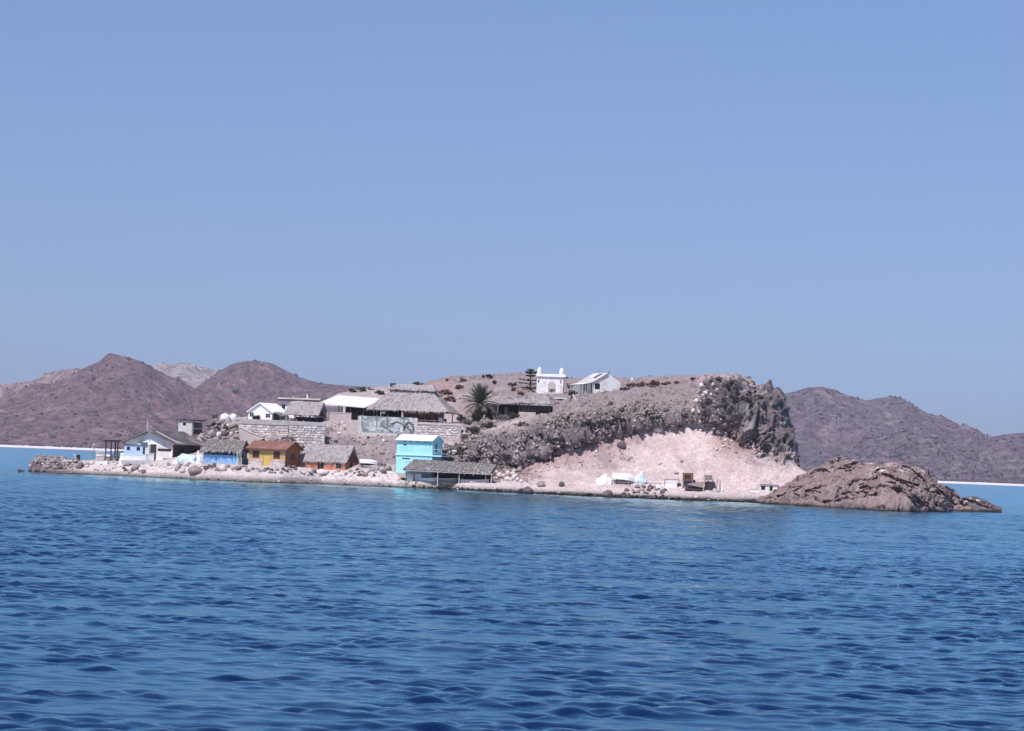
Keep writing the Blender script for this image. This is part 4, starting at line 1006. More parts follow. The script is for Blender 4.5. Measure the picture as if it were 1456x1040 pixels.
# ---- concrete tower behind the white house
t, k = T('lookout_tower', "square concrete lookout tower with dark open side", "tower", 262, 636, -24, Y=410)
W = 20.5*k / cosd(24); D = 13*k / sind(24) * .95; H = 38*k
shell(t, M['concrete_pale'], W, D, H, front=[(-4*k, 1.2*k, 30.5*k, 34.5*k)], right=[(.35, D - .35, 19*k, 26*k), (.35, D - .35, 27.5*k, 35.5*k)])
window(t, M['wood_dark'], M['dark'], -4*k, 1.2*k, 30.5*k, 34.5*k, .1, .04, (0, 0))
box(t, 'roof', M['wood_dark'], -W/2 - .25, W/2 + .25, -.3, D + .25, H + .002, H + .14)
box(t, 'balcony_rail', M['wood_dark'], W/2 + .01, W/2 + .07, .3, D - .3, 19*k, 25.5*k)
post(t, 'corner_post', M['concrete'], (W/2 + .05, .25, 19*k), (W/2 + .05, .25, H), .06); post(t, 'corner_post', M['white'], (W/2 + .05, D - .25, 22*k), (W/2 + .05, D - .25, H - .3), .09)
t, k = T('yard_wall', "pale plastered yard wall between tower and rocky knoll", "wall", 285, 640, -20, Y=404)
b = MB().poly([(-7*k, -.8), (7*k, -.8), (7*k, 22*k), (-1*k, 24*k), (-7*k, 16*k)], 0, .3); b.build('panel', M['plaster'], t); box(t, 'coping', M['concrete_pale'], 1.3*k, 7.4*k, -.08, .38, 22.7*k, 23.8*k)

# ---- blue house
al = 15
t, k = T('blue_hut', "blue walled beach hut under a dark palm thatch roof", "hut", 312, 660, -al, sink=.05)
W = 48*k / cosd(al); D = 4.6; H = 21*k
wall(t, 'wall', M['blue'], 'x', -W/2, W/2, -.5, 12.5*k, 0, .15); box(t, 'sill', M['blue'], -W/2 - .04, W/2 + .04, -.05, .2, 12.6*k, 13.4*k)
wall(t, 'wall', M['blue'], 'x', -W/2, W/2, -.5, H, D - .15, D); wall(t, 'wall', M['blue'], 'y', .152, D - .152, -.5, H, -W/2, -W/2 + .15)
wall(t, 'wall', M['turq_pale'], 'y', .152, D - .152, -.5, H, W/2 - .15, W/2, [(.5, 1.5, 0, 1.9), (2.4, 3.6, .9, 1.8)])
for i in range(8): post(t, 'post', M['wood_dark'], (-W/2 + .1 + i * (W - .2) / 7, .08, 13.4*k), (-W/2 + .1 + i * (W - .2) / 7, .08, H + .1), .05)
for x in (W/2 + .5, W/2 + .95): post(t, 'post', M['wood_pale'], (x, -.25, -.4), (x, -.25, H - .1), .075)
box(t, 'slat', M['turq_pale'], W/2 + .1, W/2 + .32, -.1, -.04, -.3, H - .2); box(t, 'slat', M['wood_pale'], W/2 + .6, W/2 + .75, -.1, -.04, -.3, H - .3)
box(t, 'plinth', M['plaster'], -W/2 - .1, W/2 + .1, -.16, -.003, -.5, .12); box(t, 'floor', M['concrete'], -W/2 + .16, W/2 - .16, .16, D - .16, -.5, .02)
rz = H + 14*k; e = H - .25; xl, xr = -W/2 - .35, W/2 + 1.1
thatch(t, [((xl, -.6, e), (xr, -.6, e), (xr - .45, D/2, rz), (xl + .45, D/2, rz)), ((xr, D + .5, e), (xl, D + .5, e), (xl + .45, D/2, rz), (xr - .45, D/2, rz))], M['thatch_dark'], seed=3, dens=9)
t, k = T('deck_chair', "pale wooden deck chair by the open end of the blue hut", "chair", 344, 661, -30)
for x in (-.28, .28): post(t, 'leg', M['wood_pale'], (x, .35, -.1), (x, -.15, .55), .03); post(t, 'leg', M['wood_pale'], (x, -.3, -.1), (x, .3, .5), .03); post(t, 'arm', M['wood_pale'], (x, -.25, .56), (x, .35, .58), .03)
o = box(t, 'seat', M['tarp'], -.26, .26, -.25, .2, .36, .4); o = box(t, 'backrest', M['tarp'], -.26, .26, .28, .32, .4, 1.0)

# ---- yellow cabin
al = 20
t, k = T('yellow_cabin', "ochre yellow cabin with red brown roof and shutters", "cabin", 379, 662.5, -al, sink=.05)
W = 53.5*k / cosd(al); D = 17.5*k / sind(al); H = 25.5*k; R = 9.6*k
fx = lambda px: (px - 379) * k / cosd(al); fz = lambda py: (662.5 - py) * k
fr = [(fx(357.6), fx(367.8), fz(651.2), fz(641)), (fx(388.6), fx(398.2), fz(651.6), fz(641.2)), (fx(373.6), fx(384.2), 0.02, fz(643.8))]
shell(t, M['yellow'], W, D, H, front=fr, right=[(D*.35, D*.62, 1.0, 2.0)], ridge='x', rise=R, side_mat=M['brown_and_shaded_wall'])  # brown side walls put that side's shade into the colour
sheet_roof(t, M['red_roof'], W, D, H, R, 'x', .45, .5, .1, ribs=11)
for f in fr[:2]: window(t, M['red_frame'], M['glass'], f[0], f[1], f[2], f[3], .03, .11, (1, 1), proud=.06)
window(t, M['red_frame'], M['glass'], D*.35, D*.62, 1.0, 2.0, -W/2 - .005, .09, (1, 1), axis='y')
d = box(t, 'door', M['yellow_door'], fr[2][0] + .02, fr[2][1] - .02, .05, .1, .02, fr[2][3] - .02); box(d, 'handle', M['rust'], fr[2][1] - .2, fr[2][1] - .12, 0.0, .045, .95, 1.05)
ms = stone_meshes()
for xa, xb in ((-W/2 - .03, fr[2][0] - .05), (fr[2][1] + .05, W/2 + .03)):      # stone wainscot
    rs = random.Random(5); z = 0.0
    for r_ in range(4):
        x = xa - rs.uniform(0, .2)
        while x < xb - .1:
            w = rs.uniform(.34, .55); x0, x1 = max(x, xa), min(x + w, xb)
            if x1 - x0 > .1:
                o = bpy.data.objects.new('stone', rs.choice(ms)); col.objects.link(o); o.parent = t
                o.location = ((x0 + x1) / 2, -.05, z + .12); o.scale = ((x1 - x0) * .97, .14, .235)
            x += w
        z += .24
box(t, 'step', M['concrete_pale'], fr[2][0] - .2, fr[2][1] + .2, -.6, -.003, -.3, .0)
for x in (-.9, .1, 1.0): MB().tube([(x, D/2, H + R + .05), (x, D/2, H + R + .3)], [.13, .1], 7).build('vent', M['rust'], t)
post(t, 'eave_beam', M['red_frame'], (-W/2 - .4, -.42, H - .32), (W/2 + .4, -.42, H - .32), .06)

# ---- orange hut
al = 16
t, k = T('orange_hut', "low orange red hut with shaggy grey thatch roof", "hut", 459, 668.5, -al, sink=.05)
W = 66*k / cosd(al); D = 5.0; H = 12.5*k; rz = H + 24*k; e = H - .05
shell(t, M['orange'], W, D, H, front=[(-W*.12, W*.02, .05, H - .15), (W*.28, W*.4, .35, H - .2)], right=[(1.8, 3.0, .05, H - .1)])
box(t, 'door', M['wood_dark'], -W*.12 + .03, W*.02 - .03, .12, .16, .05, H - .17); window(t, M['wood'], M['dark'], W*.28, W*.4, .35, H - .2, .08, .05)
thatch(t, [((-W/2 - .5, -.25, e + .05), (W/2 + .25, -.25, e + .05), (W/2 + .35, D/2, rz), (-W/2 + .05, D/2, rz)), ((W/2 + .25, D + .5, e), (-W/2 - .5, D + .5, e), (-W/2 + .05, D/2, rz), (W/2 + .35, D/2, rz))], M['thatch'], seed=8, dens=10)
g = MB(); xg = W/2 - .1
g.v = [(xg, .1, H), (xg, D - .1, H), (xg, D/2, rz - .4), (xg - .06, .1, H), (xg - .06, D - .1, H), (xg - .06, D/2, rz - .4)]; g.f = [(0, 1, 2), (5, 4, 3), (0, 3, 4, 1), (1, 4, 5, 2), (2, 5, 3, 0)]
g.build('gable', M['brown_and_shaded_wall'], t)
for p0, p1 in (((W/2 + .12, -.3, H - .1), (W/2 + .12, D/2, rz - .15)), ((W/2 + .12, D + .2, H - .1), (W/2 + .12, D/2, rz - .15)), ((W/2 + .12, .3, H + .9), (W/2 + .12, D - .3, H + .9)), ((W/2 + .14, .9, H + 1.1), (W/2 + .14, D - 1.2, H + .1)), ((W/2 + .16, D - .9, H + 1.1), (W/2 + .16, 1.2, H + .1))):
    post(t, 'truss', M['brown_and_shaded_wall'], p0, p1, .07)
for y in (.15, D/2, D - .15): post(t, 'post', M['brown_and_shaded_wall'], (W/2 + .12, y, -.5), (W/2 + .12, y, H), .07)

# ---- stone terrace walls
def terrace_wall(label, pxa, pxb, top, bot, Y, seed, cap=6.0, sw=.58, sh=.40, back=.6, capm='concrete'):
    px = (pxa + pxb) / 2
    t, k = T('retaining_wall', label, "wall", px, bot, 0, Y=Y); w = (pxb - pxa) * k / 2; h = (bot - top) * k; c = cap * k
    t.rotation_euler = (0, 0, 0)
    masonry(t, -w, w, -.8, h - c, 0, sw, sh, seed, back)
    if c: box(t, 'parapet', M[capm], -w - .05, w + .05, -.16, back + .05, h - c + .002, h)
    return t, k
terrace_wall("pale stone retaining wall below the small white house", 340, 409.5, 597, 623, 393.2, 2, 7)
terrace_wall("tall pale stone retaining wall below the small thatched shelter", 410.5, 461.5, 600.5, 632, 391.6, 3, 5)
terrace_wall("stone retaining wall below the big palapa, right of the mural", 593.5, 655, 602.5, 625, 394.2, 4, 2, .6, .36, capm='concrete_pale')
# sloping pale apron at the foot of the first wall
t, k = T('plaster_apron', "smooth pale plaster slope under the stone terrace wall", "slope", 356, 630, 0, Y=391.6)
MB().poly([(-18*k, 24*k), (-16*k, 5*k), (-12*k, -4*k), (-4*k, -4*k), (19*k, 7*k), (17*k, 10*k), (4*k, 14*k)], 0, 1.2).build('render', M['plaster'], t)
MB().tube([(-17*k, -.02, 22*k), (2*k, -.02, 14*k), (18*k, -.02, 9.5*k)], .09, 6).build('kerb', M['stone0'], t)
# plaster step walls between the terraces
t, k = T('step_wall', "beige plaster block wall left of the mural", "wall", 505, 617, 0, Y=395.2)
b = MB().poly([(-13*k, -.8), (9*k, -.8), (9*k, 25.5*k), (3*k, 25.5*k), (3*k, 18*k), (-13*k, 15*k)], 0, .8); b.build('panel', M['plaster'], t)
box(t, 'pillar', M['concrete_pale'], 5*k, 9.6*k, -.25, -.003, -.8, 25.9*k)
t, k = T('low_wall', "low beige wall in front of the white roofed pavilion", "wall", 480, 600.5, 0, Y=400.5)
box(t, 'panel', M['plaster'], -19.5*k, 19*k, 0, .35, -1.2, 13*k); box(t, 'coping', M['concrete_pale'], -20*k, 19.4*k, -.06, .41, 13*k + .002, 13*k + .1)
for x in (-18.5, -13): post(t, 'post', M['wood'], (x*k, -.1, 0), (x*k, -.1, 17*k), .06)
# mural wall
def mural_mat():
    m, nt, b = new_mat('painted_mural')
    tc = nt.nodes.new('ShaderNodeTexCoord'); mp = nt.nodes.new('ShaderNodeMapping'); mp.inputs['Scale'].default_value = (0.62, .1, 1.1)
    nt.links.new(tc.outputs['Object'], mp.inputs['Vector'])
    n0 = nt.nodes.new('ShaderNodeTexNoise'); n0.inputs['Scale'].default_value = 1.1; n0.inputs['Detail'].default_value = 1.5; nt.links.new(mp.outputs[0], n0.inputs['Vector'])
    ad = nt.nodes.new('ShaderNodeVectorMath'); ad.operation = 'MULTIPLY_ADD'; ad.inputs[1].default_value = (1.6, 1.6, 1.6)
    nt.links.new(n0.outputs['Color'], ad.inputs[0]); nt.links.new(mp.outputs[0], ad.inputs[2])
    vo = nt.nodes.new('ShaderNodeTexVoronoi'); vo.inputs['Scale'].default_value = 1.5; nt.links.new(ad.outputs[0], vo.inputs['Vector'])
    sp = nt.nodes.new('ShaderNodeSeparateColor'); nt.links.new(vo.outputs['Color'], sp.inputs[0])
    r = ramp(nt, sp.outputs[0], [(0, (0.16, 0.21, 0.24)), (.22, (0.40, 0.48, 0.54)), (.42, (0.26, 0.29, 0.28)), (.55, (0.64, 0.63, 0.66)), (.8, (0.46, 0.51, 0.55)), (1, (0.42, 0.41, 0.36))])
    r.color_ramp.interpolation = 'CONSTANT'
    ve = nt.nodes.new('ShaderNodeTexVoronoi'); ve.feature = 'DISTANCE_TO_EDGE'; ve.inputs['Scale'].default_value = 1.5; nt.links.new(ad.outputs[0], ve.inputs['Vector'])
    ed = ramp(nt, ve.outputs['Distance'], [(0.03, (1, 1, 1)), (0.06, (0, 0, 0))]).outputs[0]
    c = mixc(nt, r.outputs[0], (0.10, 0.12, 0.12), ed)
    n2 = noise_node(nt, 2.0, 5, .7, 'World'); f2 = ramp(nt, n2.outputs[0], [(.48, (0, 0, 0)), (.62, (1, 1, 1))]).outputs[0]
    c = mixc(nt, c, (0.52, 0.49, 0.49), mixc(nt, (0.3, 0.3, 0.3), f2, 0.6))
    nt.links.new(c, b.inputs['Base Color']); bump(nt, b, n2.outputs[0], .4, .05); return m
M['mural'] = mural_mat()
t, k = T('mural_wall', "terrace wall painted with a faded blue and white mural", "wall", 553, 617.5, 0, Y=394.8)
box(t, 'panel', M['mural'], -39*k, 39*k, 0, .7, -.8, 24.5*k)
box(t, 'buttress', M['concrete_pale'], 36.2*k, 40*k, -.35, -.003, -.8, 24*k); box(t, 'ledge', M['concrete_pale'], -40*k, 12*k, -.45, -.004, -.8, .12)
for x in (-39.2, -18, -3, 20): post(t, 'post', M['wood'], (x*k, -.06, 10*k), (x*k, -.06, 27*k), .06)
b = MB().tube([(2*k, -.08, 15*k), (11*k, -.08, 18.5*k), (20*k, -.08, 15*k), (33*k, -.08, 4*k)], .07, 6); b.tube([(-13*k, -.08, 14*k), (4*k, -.08, 4*k), (14*k, -.08, -.5)], .07, 6); b.build('relief_line', M['wood'], t, True)
b = MB().tube([(21*k, -.09, 8*k), (23*k, -.09, 16*k), (28*k, -.09, 19*k), (33*k, -.09, 15*k), (35*k, -.09, 7*k)], .12, 6); b.build('relief_arch', M['wood'], t, True)

# ---- tanks on the knoll
for i, (px, py, w, h, lb) in enumerate(((319.8, 599.5, 13.6, 11.5, "larger round white water tank on the rocky knoll"), (331.3, 598, 10.5, 9.5, "smaller round white water tank beside the larger one"))):
    t, k = T('water_tank', lb, "tank", px, py, 0, Y=398 + i*.8, group="white water tanks"); r = w*k/2; h = h*k
    prof = [(0, 0), (.92, .02), (1, .1), (1, .6), (.93, .74), (.7, .88), (.35, .96), (.2, .97)]
    MB().tube([(0, 0, z*h) for _, z in prof], [max(a, .05)*r for a, _ in prof], 20).build('body', M['white_clean'], t, True)
    MB().tube([(0, 0, h*.965), (0, 0, h*1.03)], [.22*r, .2*r], 12).build('lid', M['white'], t); MB().tube([(r*.98, -.1, .1), (r*1.25, -.1, .1), (r*1.25, -.1, -.5)], .04, 6).build('pipe', M['wood'], t)
    for z in (.25, .45): MB().tube([(math.cos(a)*r*1.005, math.sin(a)*r*1.005, h*z) for a in np.linspace(0, 2*math.pi, 21)], .025, 4).build('band', M['white'], t)
t, k = T('white_table', "small white plastic table beside the round tanks", "table", 334.5, 601, 10, Y=397.2)
box(t, 'top', M['white_clean'], -2.6*k, 3.4*k, 0, .6, 5*k, 5.6*k)
for x in (-2.3, 3.1):
    for y in (.06, .54): post(t, 'leg', M['white_clean'], (x*k, y, -.2), (x*k, y, 5*k), .03)

# ---- small white house on the terrace
al = 24
t, k = T('terrace_house', "small bright white gabled house on the stone terrace", "house", 369.5, 598, -al, Y=400)
W = 35*k / cosd(al); D = 22*k / sind(al) * .8; H = 12*k; R = 12.5*k
fx = lambda px: (px - 369.5)*k/cosd(al); fz = lambda py: (598 - py)*k
fr = [(fx(353.8), fx(360.2), fz(593.5), fz(587)), (fx(377.6), fx(384.8), fz(594), fz(588))]
shell(t, M['white_clean'], W, D, H, front=fr, right=[(.5, 2.6, .05, H - .15), (3.2, 4.2, .4, H - .2)], ridge='y', rise=R)
sheet_roof(t, M['white_roof'], W, D, H, R, 'y', .25, .3, .09, ribs=6)
for f in fr: window(t, M['concrete'], M['glass'], *f[:2], *f[2:], .05, .06)
MB().slab([(W/2 + .02, .4, H + .1), (W/2 + 1.5, .4, H - .55), (W/2 + 1.5, 3.0, H - .55), (W/2 + .02, 3.0, H + .1)], .06).build('porch_roof', M['leaf_pale'], t)
for y in (.5, 2.9): post(t, 'porch_post', M['wood_dark'], (W/2 + 1.42, y, -.4), (W/2 + 1.42, y, H - .6), .06)
box(t, 'porch_rail', M['wood_dark'], W/2 + 1.38, W/2 + 1.44, .5, 2.9, .7, .78)
# ---- small thatched shelter
def palapa(name, label, cat, px, py, Y, rot, W, D, H, rise, inset, posts, mat, seed, right_open=True, post_mat='wood_dark', over=.55, dens=10):
    t, k = T(name, label, cat, px, py, rot, Y=Y); a, b_ = inset
    e = H - .12; rz = H + rise; xl, xr = -W/2 - over, W/2 + over
    A = [(xl, -over, e), (xr, -over, e), (xr - b_, D/2, rz), (xl + a, D/2, rz)]; B = [(xr, D + over, e), (xl, D + over, e), (xl + a, D/2, rz), (xr - b_, D/2, rz)]
    pl = [A, B]
    if a > .8: pl.append([(xl, D + over, e), (xl, -over, e), (xl + a - .01, D/2, rz), (xl + a - .02, D/2, rz)])
    if b_ > .8: pl.append([(xr, -over, e), (xr, D + over, e), (xr - b_ + .01, D/2, rz), (xr - b_ + .02, D/2, rz)])
    thatch(t, pl, mat, seed=seed, dens=dens)
    for i in range(posts):
        x = -W/2 + W * i / (posts - 1); post(t, 'post', M[post_mat], (x, .05, -.6), (x, .05, H), .09); post(t, 'post', M[post_mat], (x, D - .05, -.6), (x, D - .05, H), .09)
    post(t, 'beam', M[post_mat], (-W/2 - .2, .05, H - .14), (W/2 + .2, .05, H - .14), .08); post(t, 'beam', M[post_mat], (-W/2 - .2, D - .05, H - .14), (W/2 + .2, D - .05, H - .14), .08)
    return t, k
t, k = palapa('thatched_shelter', "small grey thatched shelter on posts beside the white terrace house", "shelter", 429, 600.5, 398.2, -12, 4.7, 4.6, 1.3, 2.0, (.35, .05), 5, M['thatch'], 21)
box(t, 'back_wall', M['wood_dark'], -2.3, 2.3, 4.2, 4.3, -.5, .9); box(t, 'counter', M['white'], -2.2, -1.1, .9, 1.4, -.5, .45)
for x in (-.2, .8, 1.6): box(t, 'stool', M['white_clean'] if x < 0 else M['wood_dark'], x, x + .35, .7, 1.05, -.5, .3)
# ---- flat roofed building behind
t, k = T('flat_roof_house', "flat roofed white house behind the small thatched shelter", "house", 425, 590, -8, Y=410)
W = 54*k; D = 4.0; H = 21.5*k
shell(t, M['white'], W, D, H, front=[(-W*.47, -W*.38, 4*k, 14*k), (-.5, .8, 3*k, 15*k)]); box(t, 'roof', M['concrete_pale'], -W/2 - .4, W/2 + .5, -.6, D + .3, H + .002, H + .24)
box(t, 'fascia', M['wood_dark'], -W/2 - .38, W/2 + .48, -.59, -.4, H - .26, H); post(t, 'vent_pipe', M['white_clean'], (1.0, 1.2, H + .2), (1.0, 1.2, H + 8*k), .12); post(t, 'vent_pipe', M['white'], (-1.5, 2.2, H + .2), (-1.5, 2.2, H + 4*k), .08)
# ---- white metal roofed pavilion
t, k = T('pavilion', "open pavilion with broad white sheet metal roof", "pavilion", 487, 592, -6, Y=405)
q = [(-36*k, -.9, 17*k), (33*k, -.9, 13.5*k), (52*k, 6.2, 28*k), (-18*k, 6.2, 31*k)]
rf = MB().slab(q, .12).build('roof', M['white_roof'], t)
A = [np.array(p, float) for p in q]
for i in range(15):
    f = .02 + i*.96/14; MB().tube([A[0] + (A[1]-A[0])*f + [0, 0, .03], A[3] + (A[2]-A[3])*f + [0, 0, .03]], .035, 5).build('seam', M['white_roof'], rf)
for x, z in ((-33, 16), (-5, 14.8), (12, 14), (31, 13)): post(t, 'post', M['wood_dark'], (x*k, -.6, -.6), (x*k, -.6, z*k), .09)
for x, z in ((-14, 30), (20, 28.5), (48, 27)): post(t, 'post', M['wood_dark'], (x*k, 5.8, -.6), (x*k, 5.8, z*k - .1), .09)
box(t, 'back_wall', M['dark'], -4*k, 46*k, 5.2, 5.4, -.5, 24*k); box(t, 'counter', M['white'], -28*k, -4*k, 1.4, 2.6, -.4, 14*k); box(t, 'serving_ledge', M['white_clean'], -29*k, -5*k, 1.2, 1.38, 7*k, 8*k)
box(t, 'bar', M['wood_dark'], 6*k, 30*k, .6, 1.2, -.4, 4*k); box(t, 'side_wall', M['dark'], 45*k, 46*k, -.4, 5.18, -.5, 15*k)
# ---- big palapa restaurant
t, k = T('big_palapa', "large tiered palm thatched palapa with red brown interior", "palapa", 578, 601.5, -9, Y=404)
W = 104*k; D = 8.6; H = 18.5*k; e = H - .1; z1 = H + 27.5*k; z2 = H + 27*k; z3 = H + 37*k
ov = .7; xl, xr = -W/2 - ov, W/2 + ov + .3; ix = 30*k; iy = D*.34
thatch(t, [((xl, -ov, e), (xr, -ov, e), (xr - ix, iy, z1), (xl + ix, iy, z1)), ((xr, D+ov, e), (xl, D+ov, e), (xl+ix, D-iy, z1), (xr-ix, D-iy, z1)),
           ((xr, -ov, e), (xr, D+ov, e), (xr-ix, D-iy, z1), (xr-ix, iy, z1)), ((xl, D+ov, e), (xl, -ov, e), (xl+ix, iy, z1), (xl+ix, D-iy, z1))], M['thatch'], seed=31, dens=8, thick=.32)
ax, bx = xl + ix - .45, xr - ix + .45
thatch(t, [((ax, iy - .5, z2 + .22), (bx, iy - .5, z2 + .22), (bx - .7, D/2, z3), (ax + .6, D/2, z3)), ((bx, D-iy+.5, z2 + .22), (ax, D-iy+.5, z2 + .22), (ax + .6, D/2, z3), (bx - .7, D/2, z3)),
           ((bx, iy - .5, z2 + .22), (bx, D-iy+.5, z2 + .22), (bx - .69, D/2, z3), (bx - .7, D/2, z3)), ((ax, D-iy+.5, z2 + .22), (ax, iy - .5, z2 + .22), (ax + .59, D/2, z3), (ax + .6, D/2, z3))], M['thatch'], name='top_roof', seed=33, dens=8)
b = MB(); b.box(ax - .1, ax + .75, D/2 - .4, D/2 + .4, z3 - .55, z3 + .15); b.build('chimney_cowl', M['wood_dark'], t)
for i in range(9):
    x = -W/2 + W*i/8; post(t, 'post', M['red_frame'] if i > 3 else M['wood_dark'], (x, .05, -.7), (x, .05, H), .09); post(t, 'post', M['red_frame'], (x, D - .05, -.7), (x, D - .05, H), .09)
post(t, 'beam', M['wood_dark'], (-W/2, .05, H - .16), (W/2, .05, H - .16), .1)
box(t, 'back_wall', M['red_frame'], -W/2 + .1, W/2 - .9, D - .4, D - .25, -.5, 9*k); box(t, 'back_wall', M['dark'], -W/2 + .1, -W*.22, D - .42, D - .2, 9*k, H - .1)
box(t, 'pale_screen', M['peach'], -W*.2, W*.38, D - .1, D, 9*k, 16*k); box(t, 'bar_counter', M['dark'], -W*.42, W*.30, 2.2, 2.9, -.5, 8.5*k)
box(t, 'menu_board', M['brown_and_shaded_wall'], W*.14, W*.2, 2.0, 2.08, 8*k, 15*k); box(t, 'floor', M['concrete'], -W/2 - .1, W/2 + .1, -.1, D + .1, -.75, -.5)
b = MB().tube([(-W*.33, .3, 8*k), (-W*.33, .3, 13*k)], .04, 6); b.build('lamp_stem', M['wood'], t); MB().tube([(-W*.33, .3, 12*k), (-W*.33, .3, 14.5*k), (-W*.33, .3, 16*k)], [.38, .3, .06], 12).build('lamp_shade', M['tarp'], t, True)
for x0 in (.16, .22, .28, .34, .40): post(t, 'railing_post', M['wood'], (W*x0, -.35, -.6), (W*x0, -.35, 4.6*k), .05)
post(t, 'handrail', M['wood'], (W*.15, -.35, 4.6*k), (W*.46, -.35, 4.6*k), .05); post(t, 'handrail', M['wood'], (W*.15, -.35, 1.5*k), (W*.46, -.35, 1.5*k), .04)
box(t, 'table', M['wood_dark'], W*.18, W*.30, .9, 1.7, 2.5*k, 3.2*k); box(t, 'cooler', M['white_clean'], W*.43, W*.5, .8, 1.5, -.5, 9*k)

# ---- turquoise two storey house
al = 17
t, k = T('turquoise_house', "narrow two storey turquoise house with white tin roof", "house", 588, 673, -al, sink=.05)
W = 51.5*k / cosd(al); D = 13*k / sind(al); H = 47.5*k; R = 7.5*k
fx = lambda px: (px - 588)*k/cosd(al); fz = lambda py: (673 - py)*k
fr = [(fx(572), fx(576.5), fz(634), fz(631.3)), (fx(570.5), fx(581.5), fz(653.6), fz(651.3)), (fx(577), fx(584), .02, fz(657))]
shell(t, M['turq'], W, D, H, front=fr, right=[(D*.25, D*.52, fz(642), fz(629))], ridge='x', rise=R)
sheet_roof(t, M['white_roof'], W, D, H, R, 'x', .12, .42, .07, ribs=12)
for f in fr[:2]: window(t, M['turq'], M['glass'], *f[:2], *f[2:], .08, .03, (1, 0), proud=.0)
box(t, 'door', M['turq_pale'], fr[2][0] + .02, fr[2][1] - .02, .06, .1, .02, fr[2][3] - .02)
window(t, M['turq_pale'], M['glass'], D*.25, D*.52, fz(642), fz(629), -W/2 + .03, .07, (0, 1), axis='y')
b = MB().box(-W/2 - .12, W/2 + .1, -.16, -.003, fz(647.6), fz(645.8)); b.build('band', M['turq_pale'], t)
b = MB().box(W/2 + .004, W/2 + 1.5, -.14, D*.8, fz(647.9), fz(646.2)); b.build('balcony', M['turq_pale'], t)
for y in (-.08, D*.75): post(t, 'balcony_post', M['wood_dark'], (W/2 + 1.4, y, -.5), (W/2 + 1.4, y, fz(648)), .06)
post(t, 'handrail', M['turq_pale'], (W/2 + .1, -.08, fz(638)), (W/2 + 1.42, -.08, fz(638)), .03); post(t, 'handrail', M['turq_pale'], (W/2 + 1.42, -.08, fz(646)), (W/2 + 1.42, -.08, fz(638)), .03)
for x in (-1.6, -.6, .5, 1.6, 2.2): box(t, 'rafter_end', M['wood_dark'], x, x + .1, -.4, -.003, H - .3, H - .17)
box(t, 'plinth', M['concrete'], -W/2 - .15, W/2 + .1, -.3, -.004, -.7, .03)
t, k = T('leaning_sheet', "white sheet leaning on the slope behind the turquoise house", "panel", 636, 650, 0, Y=386.5)
o = MB().box(-3*k, 3.5*k, 0, .06, -.2, 12*k).build('sheet', M['tarp'], t); o.rotation_euler = (-.2, .25, 0); post(t, 'prop', M['wood_dark'], (-.4, .6, -.3), (0, .2, 6*k), .04)

# ---- long ramada on the shore
t, k = T('boat_ramada', "long low thatched boat shed open to the water", "shed", 638, 686.5, -1, Y=375.2)
W = 122*k; D = 4.0; H = 16*k; rz = H + 13.5*k; e = H - .1
def tilt(v): return v
thatch(t, [((-W/2 - .35, -.5, e + .2), (W/2 - .2, -.5, e), (W/2 + .6, D/2, rz - .1), (-W/2 + 1.15, D/2, rz + .2)), ((W/2 - .2, D+.4, e), (-W/2 - .35, D+.4, e), (-W/2 + 1.15, D/2, rz + .2), (W/2 + .6, D/2, rz - .1)),
           ((-W/2 - .35, D+.4, e + .2), (-W/2 - .35, -.5, e + .2), (-W/2 + 1.14, D/2, rz + .2), (-W/2 + 1.15, D/2, rz + .2))], M['thatch_dark'], seed=41, dens=9)
for i, x in enumerate((-.5, -.385, -.13, .12, .43, .495)): post(t, 'post', M['wood_pale'] if i in (2, 3, 5) else M['wood'], (x*W, -.3, -.6), (x*W, -.3, H - .05), .085); post(t, 'post', M['wood_dark'], (x*W, D - .1, -.6), (x*W, D - .1, H), .085)
post(t, 'eave_pole', M['wood_pale'], (-W/2 - .3, -.58, e - .02), (W/2 + .1, -.58, e - .12), .06); post(t, 'ridge_pole', M['wood'], (-W/2 + .9, D/2, rz), (W/2 + .9, D/2, rz - .2), .06)
for i in range(9): post(t, 'rafter', M['wood_pale'], (-W*.12 + i*W*.062, -.75, e - .12), (-W*.12 + i*W*.062 + .5, .7, e + .55), .045)
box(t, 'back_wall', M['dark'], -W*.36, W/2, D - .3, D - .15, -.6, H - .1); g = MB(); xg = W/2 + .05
g.v = [(xg, -.2, e), (xg, D, e), (xg, D/2, rz - .3), (xg - .05, -.2, e), (xg - .05, D, e), (xg - .05, D/2, rz - .3)]; g.f = [(0, 1, 2), (5, 4, 3), (0, 3, 4, 1), (1, 4, 5, 2), (2, 5, 3, 0)]; g.build('gable', M['wood_dark'], t)
RAM = t; RAMW = W
def on_ramada(name, label, cat, fx_, y, rot=0):
    o = bpy.data.objects.new(name, None); col.objects.link(o); bpy.context.view_layer.update()
    o.location = RAM.matrix_world @ Vector((fx_*RAMW, y, 0.0)); o.rotation_euler = (0, 0, RAM.rotation_euler.z + rot); tag(o, label, cat); return o
o = on_ramada('water_cask', "round white cask at the left end of the boat shed", "cask", -.45, .9)
MB().tube([(0, 0, -.1), (0, 0, .1), (0, 0, .6), (0, 0, 1.05), (0, 0, 1.15)], [.38, .48, .52, .46, .3], 16).build('body', M['tarp'], o, True); MB().tube([(0, 0, 1.15), (0, 0, 1.22)], [.2, .2], 10).build('lid', M['white'], o)
o = on_ramada('white_cupboard', "white cupboard standing inside the boat shed", "cupboard", -.36, 1.0)
box(o, 'body', M['white'], -.5, .45, 0, .5, -.1, 1.15); box(o, 'door', M['tarp'], -.46, -.04, -.03, -.003, 0, 1.1); box(o, 'door', M['tarp'], 0, .41, -.03, -.003, 0, 1.1)
